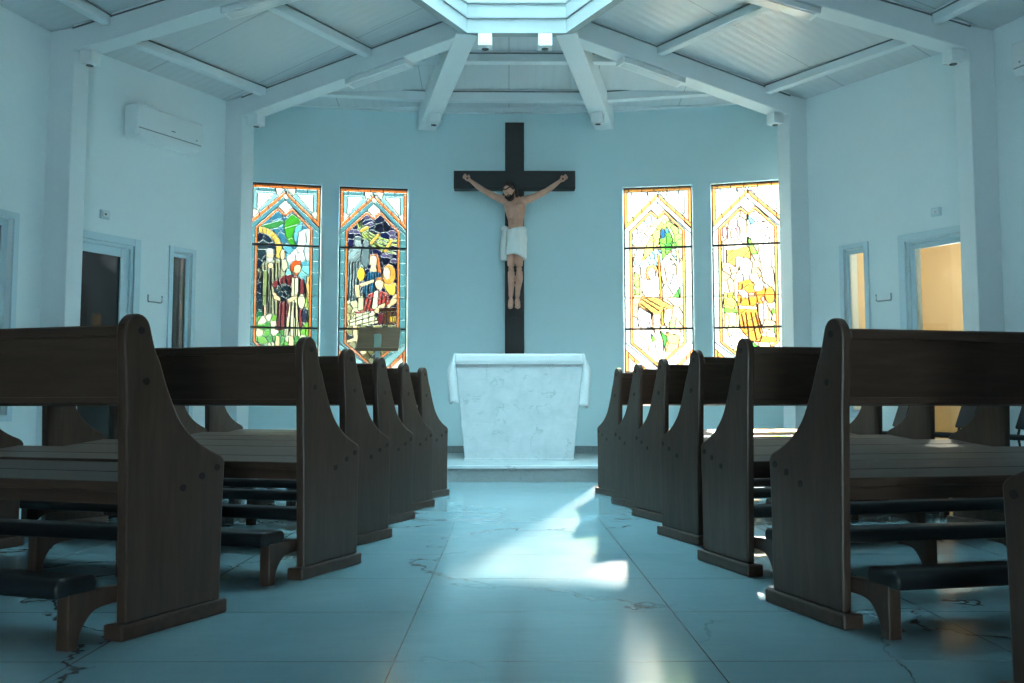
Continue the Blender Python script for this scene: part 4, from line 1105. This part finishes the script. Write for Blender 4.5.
for t in [i / 12 for i in range(13)]:
    z = 2.765 - .36 * t; x = -.040 - .020 * math.sin(t * 2.4)
    rr = .024 + .016 * t - .03 * max(0, t - .85)
    rings.append([J(x + (rr + .008 * math.sin(k * 2.3 + t * 5)) * math.cos(2 * PI * k / 16), z + .01 * math.cos(k), yb - .085 + t * .06 + .028 * math.sin(2 * PI * k / 16)) for k in range(16)])
loft(bm, rings)
ellipsoid(bm, J(-.045, 2.765, yb - .09), (.045, .03, .035))
link('cloth_knot', bm, M_LOIN, lc, smooth=True)
for x, z in ((-.487, 3.394), (.643, 3.388)):
    bm = bmesh.new(); tube(bm, [J(x, z, YF), J(x, z, YF - .055)], .006, 8); ellipsoid(bm, J(x, z, YF - .057), (.012, .005, .012), None, 10, 6); link('nail', bm, M_BLACK, bo)
bm = bmesh.new(); ellipsoid(bm, J(.066, 1.79, YF), (.020, .008, .010)); box(bm, *zip(T(.03, YF - .012, 1.745), T(.105, YF + .005, 1.765))); link('foot_plate', bm, M_BLACK, cr)

# ------------------------------------------------------------------ lectern
le = empty('lectern', (-1.36, 9.35, ADZ)); tag(le, 'lectern with slanted brown book board on a pale stem, before the second stained window', 'lectern')
bm = bmesh.new(); prism(bm, [(.05, 1.135), (-.135, 1.385), (-.155, 1.372), (.03, 1.120)], -.22, .22, lambda a, b, d: (d, -a, b))
bd = link('book_board', bm, M_LECT, le, bevel=.004)
bm = bmesh.new(); prism(bm, [(.055, 1.120), (.055, 1.150), (.07, 1.160), (.075, 1.120)], -.22, .22, lambda a, b, d: (d, a - .13, b)); link('book_stop', bm, M_LECT, bd)
bm = bmesh.new(); box(bm, (-.022, .022), (-.03, .012), (.02, 1.20)); link('stem', bm, M_FRAME, le, bevel=.004)
bm = bmesh.new(); box(bm, (-.036, .036), (-.045, .03), (1.13, 1.30)); c_ = link('clamp', bm, plain('lectern_green', (.20, .27, .22, 1), .5), le, bevel=.004)
bm = bmesh.new(); bmesh.ops.create_cone(bm, cap_ends=True, segments=32, radius1=.20, radius2=.17, depth=.03, matrix=Matrix.Translation((0, 0, .015))); link('base', bm, M_FRAME, le, bevel=.003)

# ------------------------------------------------------------------ lamps on the beams
def cube_spot(loc, rz_, label, size=.13):
    r = empty('spotlight', loc, rz_); tag(r, label, 'spotlight', 'cube spotlights on the roof beams')
    h = size / 2
    bm = bmesh.new(); box(bm, (-h, h), (-h, h), (-size * .92, -.004)); hs = link('housing', bm, M_WHITE, r, bevel=.004)
    bm = bmesh.new(); bmesh.ops.create_cone(bm, cap_ends=True, segments=24, radius1=h * .72, radius2=h * .72, depth=.012, matrix=Matrix.Translation((0, 0, -size * .92 - .004))); bz = link('lens_ring', bm, M_WHITE, r, bevel=.002)
    bm = bmesh.new(); bmesh.ops.create_cone(bm, cap_ends=True, segments=24, radius1=h * .52, radius2=h * .52, depth=.006, matrix=Matrix.Translation((0, 0, -size * .92 - .010))); link('lens', bm, M_LENS, bz)
    bm = bmesh.new(); box(bm, (-h * .5, h * .5), (-h * .5, h * .5), (-.006, .006)); link('mounting_plate', bm, M_WHITE, r)
def beam_z(s, k, p):
    KK, VV, p_in = ((K1, V2, .265), (K2, V3, .245))[k - 1]
    L = (VV[s] - KK[s]).length; return 3.95 + (ZRB - 3.95) * (p - p_in) / (L - p_in)
for s, nm in ((-1, 'left'), (1, 'right')):
    for k, KK, ln in ((1, K1, 'near'), (2, K2, 'far')):
        q = KK[s] + BD[s, k] * (.245 + .11) + TD[s, k] * .10
        cube_spot((q.x, q.y, beam_z(s, k, .355) - .002), math.atan2(BD[s, k].y, BD[s, k].x), 'small white cube spotlight under the beam at the %s %s column' % (ln, nm))
        # linear fitting under the same beam
        p0, p1 = ((1.75, 2.45) if k == 1 else (1.58, 2.32))
        L = p1 - p0; z0, z1 = beam_z(s, k, p0), beam_z(s, k, p1)
        c = KK[s] + BD[s, k] * p0 + TD[s, k] * .10
        r = empty('linear_light', (c.x, c.y, z0 - .003)); tag(r, 'slim white strip light under the %s beam on the %s' % (ln, nm), 'strip light', 'strip lights under the roof beams')
        r.rotation_euler = (0, -math.atan2(z1 - z0, L), math.atan2(BD[s, k].y, BD[s, k].x))
        bm = bmesh.new(); box(bm, (0, L), (-.075, .075), (-.055, 0)); link('housing', bm, M_WHITE, r, bevel=.004)
        bm = bmesh.new(); box(bm, (.03, L - .03), (-.05, .05), (-.060, -.054)); link('diffuser', bm, plain('strip_diffuser', (.72, .78, .80, 1), .12, .6), r)
        for e in (0, L):
            bm = bmesh.new(); box(bm, (e - .006, e + .006), (-.08, .08), (-.058, .0)); link('end_cap', bm, M_WHITE, r, bevel=.002)
    b = BD[s, 3]; q = B3[s] + b * .40
    cube_spot((q.x, q.y, 4.02 + (ZRB - 4.02) * .40 / (V3[s] - B3[s]).length - .002), math.atan2(b.y, b.x), 'small white cube spotlight at the foot of the %s apse beam' % nm)
    cube_spot((-.235 if s < 0 else .365, 8.80, ZRB), 0, 'small white cube spotlight under the lantern ring, %s one of the two' % nm, .14)

# ------------------------------------------------------------------ wall fittings
def wall_ac(f, u0, u1, z0, z1, label):
    r = empty('air_conditioner'); place(r, f.M(u0, 0, z0)); tag(r, label, 'air conditioner')
    L = u1 - u0; H = z1 - z0
    bm = bmesh.new(); prism(bm, [(0, 0), (.10, 0), (.160, .020), (.192, .065), (.200, .12), (.200, H - .025), (.182, H), (0, H)], 0, L, lambda a, b, d: (d, a, b)); cb = link('cabinet', bm, M_WHITE, r, bevel=.010, seg=3)
    bm = bmesh.new(); prism(bm, [(.108, -.003), (.160, .012), (.188, .052), (.194, .048), (.164, .006), (.110, -.009)], .05, L - .05, lambda a, b, d: (d, a, b)); link('louvre', bm, M_WHITE, r, bevel=.002)
    bm = bmesh.new(); prism(bm, [(.190, .070), (.1965, .070), (.1985, .080), (.192, .080)], .02, L - .02, lambda a, b, d: (d, a, b)); link('louvre_gap', bm, M_GREYP, r)
    bm = bmesh.new(); box(bm, (L * .5, L * .56), (.199, .202), (H * .40, H * .44)); link('badge', bm, M_GREYP, r)
    bm = bmesh.new(); box(bm, (L - .09, L - .075), (.199, .202), (.11, .125)); link('sensor', bm, M_GREYP, r)
    bm = bmesh.new(); box(bm, (.02, L - .02), (.02, .16), (H - .002, H + .004)); link('intake_grille', bm, M_GREYP, r)
wall_ac(FA[-1], .235, 1.05, 3.395, 3.715, 'white wall mounted air conditioner above the left slit window')
wall_ac(FB[1], -.90, -.03, 3.55, 3.86, 'white air conditioner high on the right wall, cut by the picture edge')
def plate(f, u, z, label, lit):
    r = empty('emergency_light'); place(r, f.M(u, 0, z)); tag(r, label, 'emergency light')
    bm = bmesh.new(); box(bm, (-.05, .05), (0, .022), (-.042, .042)); link('back_plate', bm, M_FRAME, r, bevel=.004)
    bm = bmesh.new(); box(bm, (-.032, .032), (.022, .030), (-.026, .026)); link('cover', bm, M_WHITE, r, bevel=.004)
    bm = bmesh.new(); bmesh.ops.create_uvsphere(bm, u_segments=14, v_segments=8, radius=.011, matrix=Matrix.Translation((0, .031, 0))); link('lens', bm, M_WHITE if lit else M_GREYP, r, smooth=True)
plate(FA[-1], .04, 2.57, 'small square plate high on the left wall above the door', False)
plate(FA[1], .13, 2.59, 'small square plate high on the right wall above the door', True)
def hook(f, u, z, label):
    r = empty('wall_bracket'); place(r, f.M(u, 0, z)); tag(r, label, 'bracket')
    bm = bmesh.new(); tube(bm, [(-.085, .03, .035), (-.085, .03, -.03), (-.07, .03, -.036), (.07, .03, -.036), (.085, .03, -.03), (.085, .03, .035)], .007, 8); link('rail', bm, M_GREYP, r)
    for x in (-.06, .06):
        bm = bmesh.new(); tube(bm, [(x, 0, -.036), (x, .03, -.036)], .006, 8); link('wall_stud', bm, M_GREYP, r)
hook(FA[-1], .635, 1.805, 'small grey U shaped bracket on the left wall between door and slit window')
hook(FA[1], .715, 1.815, 'small grey U shaped bracket on the right wall between slit window and door')

# ------------------------------------------------------------------ black chairs by the right wall
def chair(loc, rz_, label):
    r = empty('stacking_chair', loc, rz_); tag(r, label, 'chair', 'black chairs along the right wall')
    bm = bmesh.new(); prism(bm, [(-.20, .44), (.22, .46), (.23, .48), (.21, .50), (-.20, .48)], -.21, .21, lambda a, b, d: (d, a, b)); link('seat', bm, M_BLACKCL, r, bevel=.012, seg=3)
    bm = bmesh.new(); prism(bm, [(-.19, .52), (-.16, .53), (-.27, .86), (-.30, .85)], -.21, .21, lambda a, b, d: (d, a, b)); link('backrest', bm, M_BLACKCL, r, bevel=.012, seg=3)
    for sx in (-1, 1):
        bm = bmesh.new(); tube(bm, [(sx * .22, .20, .0), (sx * .22, .17, .45)], .011, 8); link('leg', bm, M_BLACK, r)
        bm = bmesh.new(); tube(bm, [(sx * .22, -.26, .0), (sx * .22, -.19, .47), (sx * .22, -.28, .86)], .011, 8); link('leg', bm, M_BLACK, r)
chair((3.28, 8.02, 0), math.radians(78), 'black cloth chair by the right wall, closest to the altar step')
chair((3.66, 7.62, 0), math.radians(80), 'black cloth chair by the right wall, the middle one of three')
chair((3.92, 7.12, 0), math.radians(84), 'black cloth chair by the right wall, nearest the column by the door')

# ------------------------------------------------------------------ outside: added screens, one shading the left windows, one dimming the sky
bm = bmesh.new(); box(bm, (-11, 1.15), (14.0, 14.3), (0, 6.4))
tag(link('wall_light_screen', bm, plain('sun_screen_face', (.78, .72, .62, 1), .85)), 'unseen screen added to keep the sun off the left windows', 'wall', kind='structure')
bm = bmesh.new(); box(bm, (-18, 45), (42.0, 44), (0, 11.0))  # far slab put in to darken the sky seen through the glass
tag(link('wall_light_screen', bm, plain('sky_screen_face', (.38, .36, .33, 1), .9)), 'unseen far screen added to dim the sky behind the right windows', 'wall', kind='structure')
bm = bmesh.new(); box(bm, (-40, 40), (11.5, 60), (-.2, -.02))
tag(link('ground', bm, plain('outside_ground', (.35, .36, .30, 1), .9)), 'ground outside behind the apse', 'ground', kind='structure')

# ------------------------------------------------------------------ light
w = bpy.data.worlds.new('sky'); SC.world = w; w.use_nodes = True
nt = w.node_tree; nt.nodes.clear()
ow = nt.nodes.new('ShaderNodeOutputWorld'); bg = nt.nodes.new('ShaderNodeBackground')
bg.inputs[0].default_value = (.66, .92, 1.0, 1); bg.inputs[1].default_value = 7.0
nt.links.new(bg.outputs[0], ow.inputs[0])
sun = bpy.data.lights.new('sun', 'SUN'); sun.energy = 52.0; sun.color = (1, .93, .84); sun.angle = math.radians(1.2)
so = bpy.data.objects.new('sun', sun); COL.objects.link(so)
az, el = math.radians(13.4), math.radians(24.8)
dv = Vector((-math.sin(az) * math.cos(el), -math.cos(az) * math.cos(el), -math.sin(el)))
so.rotation_euler = dv.to_track_quat('-Z', 'Y').to_euler(); so.location = (5, 20, 10)

# ------------------------------------------------------------------ camera
cam = bpy.data.cameras.new('camera'); cam.sensor_width = 36; cam.lens = 900 / 1024 * 36; cam.clip_start = .05
co = bpy.data.objects.new('camera', cam); COL.objects.link(co)
co.location = (0, 0, .72)
pitch = math.atan2(63.5, 900); yaw = math.atan2(3.5 * math.cos(pitch), 900)
co.rotation_euler = (PI / 2 + pitch, 0, -yaw)
SC.camera = co
SC.view_settings.view_transform = 'Standard'
SC.view_settings.look = 'None'
SC.view_settings.exposure = 2.15
SC.view_settings.gamma = 1.0
SC.view_settings.use_curve_mapping = False
SC.cycles.use_denoising = True
SC.cycles.denoising_prefilter = 'ACCURATE'
SC.cycles.max_bounces = 10
SC.cycles.diffuse_bounces = 6
SC.cycles.transparent_max_bounces = 12
SC.cycles.sample_clamp_indirect = 6
